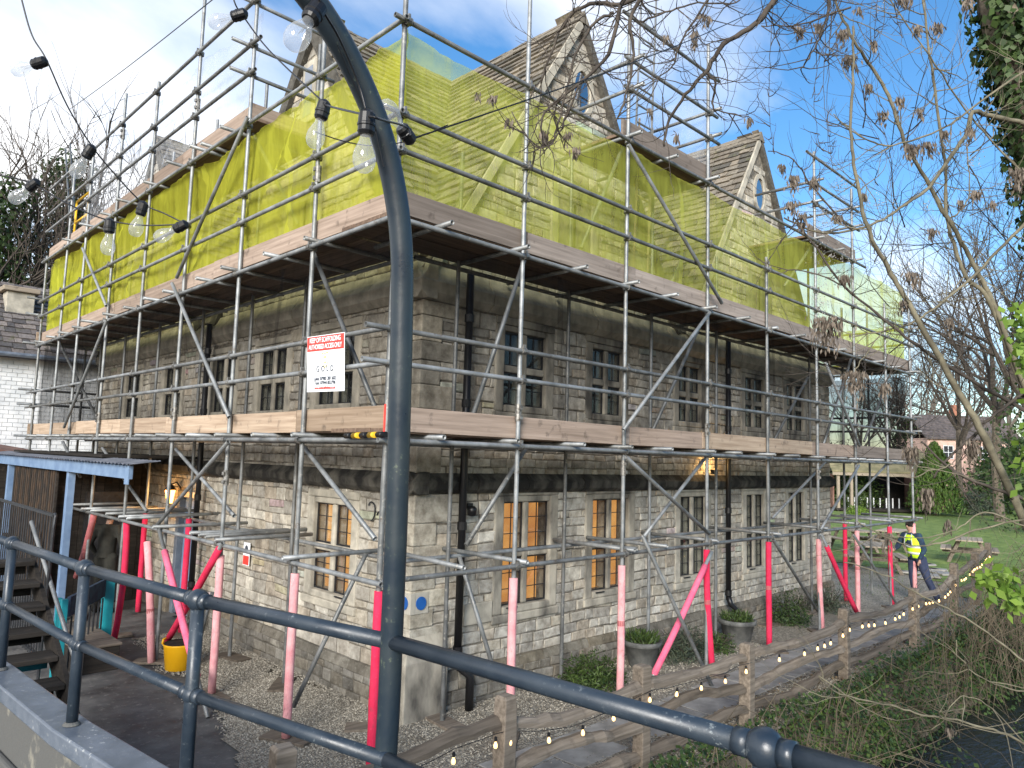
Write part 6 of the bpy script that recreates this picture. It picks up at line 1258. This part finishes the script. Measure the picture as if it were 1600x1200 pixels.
# seed key clusters
def keys(x, y, w_, h_, n, d=5.3):
    m = MB(); s = d/FPX
    for i in range(int(n*2.6)):
        p = P(x+random.gauss(0, w_*.27), y-h_*.5+abs(random.gauss(0, h_*.3)), d+jit(.06)); ln = random.uniform(.04, .062)
        leaf_quad(m, p, V((jit(1), jit(1), jit(.2))), ln, .0145, dirv=V((jit(.35), jit(.35), -1)))
    tag(m.obj('seed_cluster', 'seed_key', ash), kind='stuff')
KC = [(1293, 530, 50, 75, 150), (1336, 605, 34, 55, 80), (1425, 720, 26, 50, 60), (1448, 790, 18, 60, 60), (1520, 715, 26, 60, 70), (1382, 612, 16, 30, 24), (1320, 440, 18, 24, 30), (1249, 54, 14, 30, 24), (1278, 50, 14, 30, 24), (1317, 60, 18, 34, 34), (1328, 100, 22, 32, 40), (1357, 145, 12, 30, 20), (1379, 185, 16, 30, 26), (1405, 165, 14, 32, 22), (1425, 240, 24, 34, 48), (1453, 235, 22, 32, 40), (1437, 180, 12, 26, 16), (1465, 50, 18, 34, 30), (1433, 50, 14, 26, 22), (1415, 5, 26, 22, 30), (1510, 15, 16, 40, 24), (1475, 215, 16, 26, 24), (1515, 215, 16, 40, 24), (1240, 290, 16, 36, 30), (1222, 268, 10, 26, 14), (1272, 290, 14, 34, 20), (1237, 330, 20, 36, 34), (1253, 350, 18, 40, 34), (1310, 345, 16, 20, 20), (1525, 307, 18, 22, 24), (1456, 367, 12, 24, 18), (1425, 440, 24, 34, 40), (1413, 480, 14, 26, 22), (1483, 512, 18, 34, 26), (1590, 290, 26, 60, 60), (1340, 20, 12, 22, 14), (1366, 75, 8, 30, 12), (1350, 310, 10, 20, 12), (1500, 320, 10, 18, 10), (1550, 320, 12, 18, 12), (1087, 65, 12, 36, 24), (1040, 60, 10, 14, 10), (1102, 30, 16, 20, 18), (770, 155, 12, 16, 14), (850, 215, 14, 26, 18), (795, 195, 12, 24, 16), (887, 215, 12, 22, 14), (1016, 180, 6, 26, 8), (1057, 215, 8, 18, 8), (1170, 190, 12, 16, 10), (1480, 824, 12, 26, 20), (1388, 850, 14, 40, 30), (1485, 1145, 14, 18, 14), (745, 150, 8, 14, 8), (900, 240, 12, 24, 16)]
for k in KC: keys(*k, d=4.75 if k[0] < 1180 else 5.35)
fl = MB()
for (x, y, w_, h_, n) in ((1300, 400, 46, 50, 260), (1280, 470, 24, 60, 160), (1290, 345, 30, 40, 140), (1312, 288, 22, 20, 90), (1370, 320, 40, 24, 90), (1520, 250, 20, 20, 60), (1385, 10, 30, 14, 60), (1450, 320, 24, 20, 50)):
    for i in range(n): leaf_quad(fl, P(x+random.gauss(0, w_*.35), y+random.gauss(0, h_*.35), 5.5+jit(.1)), rnd_dir(), random.uniform(.008, .02), .008)
tag(fl.obj('clematis_fluff', 'seed_fluff', ash), kind='stuff')
il = MB()
for i in range(5200):
    f = random.random(); q = [(1558, -20), (1580, 80), (1618, 230), (1665, 420)]; k = f*3; a = min(2, int(k)); x = q[a][0]+(q[a+1][0]-q[a][0])*(k-a); y = q[a][1]+(q[a+1][1]-q[a][1])*(k-a); d = rnd_dir(); p = P(x, y, 6.2)+d*random.uniform(.15, .30)
    if mnoise.noise(V((f*7, d.x, d.y)))+.35 < 0: continue
    leaf_quad(il, p, d+V((jit(.6), jit(.6), jit(.4))), random.uniform(.04, .085), .06, dirv=V((jit(.5), jit(.5), -1)))
tag(il.obj('ivy', 'ivy_leaf', ash), kind='stuff')
def leafy(name, label, spots, mat, d):
    t = thing(name, label, 'foliage', P(spots[0][0], spots[0][1], d)); m = MB(); st = MB(); 
    for x, y, w_, h_, n in spots:
        st.path([P(x+w_*1.2, y-h_*.6, d), P(x, y, d), P(x-w_*.6, y+h_*.4, d)], [.006, .004, .002], 5)
        for i in range(n): leaf_quad(m, P(x+random.gauss(0, w_*.4), y+random.gauss(0, h_*.4), d+jit(.2)), V((jit(1), jit(1), .5+jit(.6)))-FW*.5, random.uniform(.05, .10), .05, dirv=V((jit(1), jit(1), -.6)))
    tag(m.obj('leaves', mat, t), kind='stuff'); tag(st.obj('stems', 'bark_pale', t), kind='stuff')
leafy('ivy_spray', 'bright green ivy spray hanging at the right edge mid height', [(1590, 510, 30, 50, 60), (1600, 560, 20, 60, 50), (1600, 720, 14, 60, 30)], 'bright_leaf', 5.0)
leafy('ivy_spray', 'bright green leafy spray at the lower right over the stream bank', [(1560, 905, 46, 34, 90), (1590, 930, 30, 30, 50)], 'bright_leaf', 4.8)
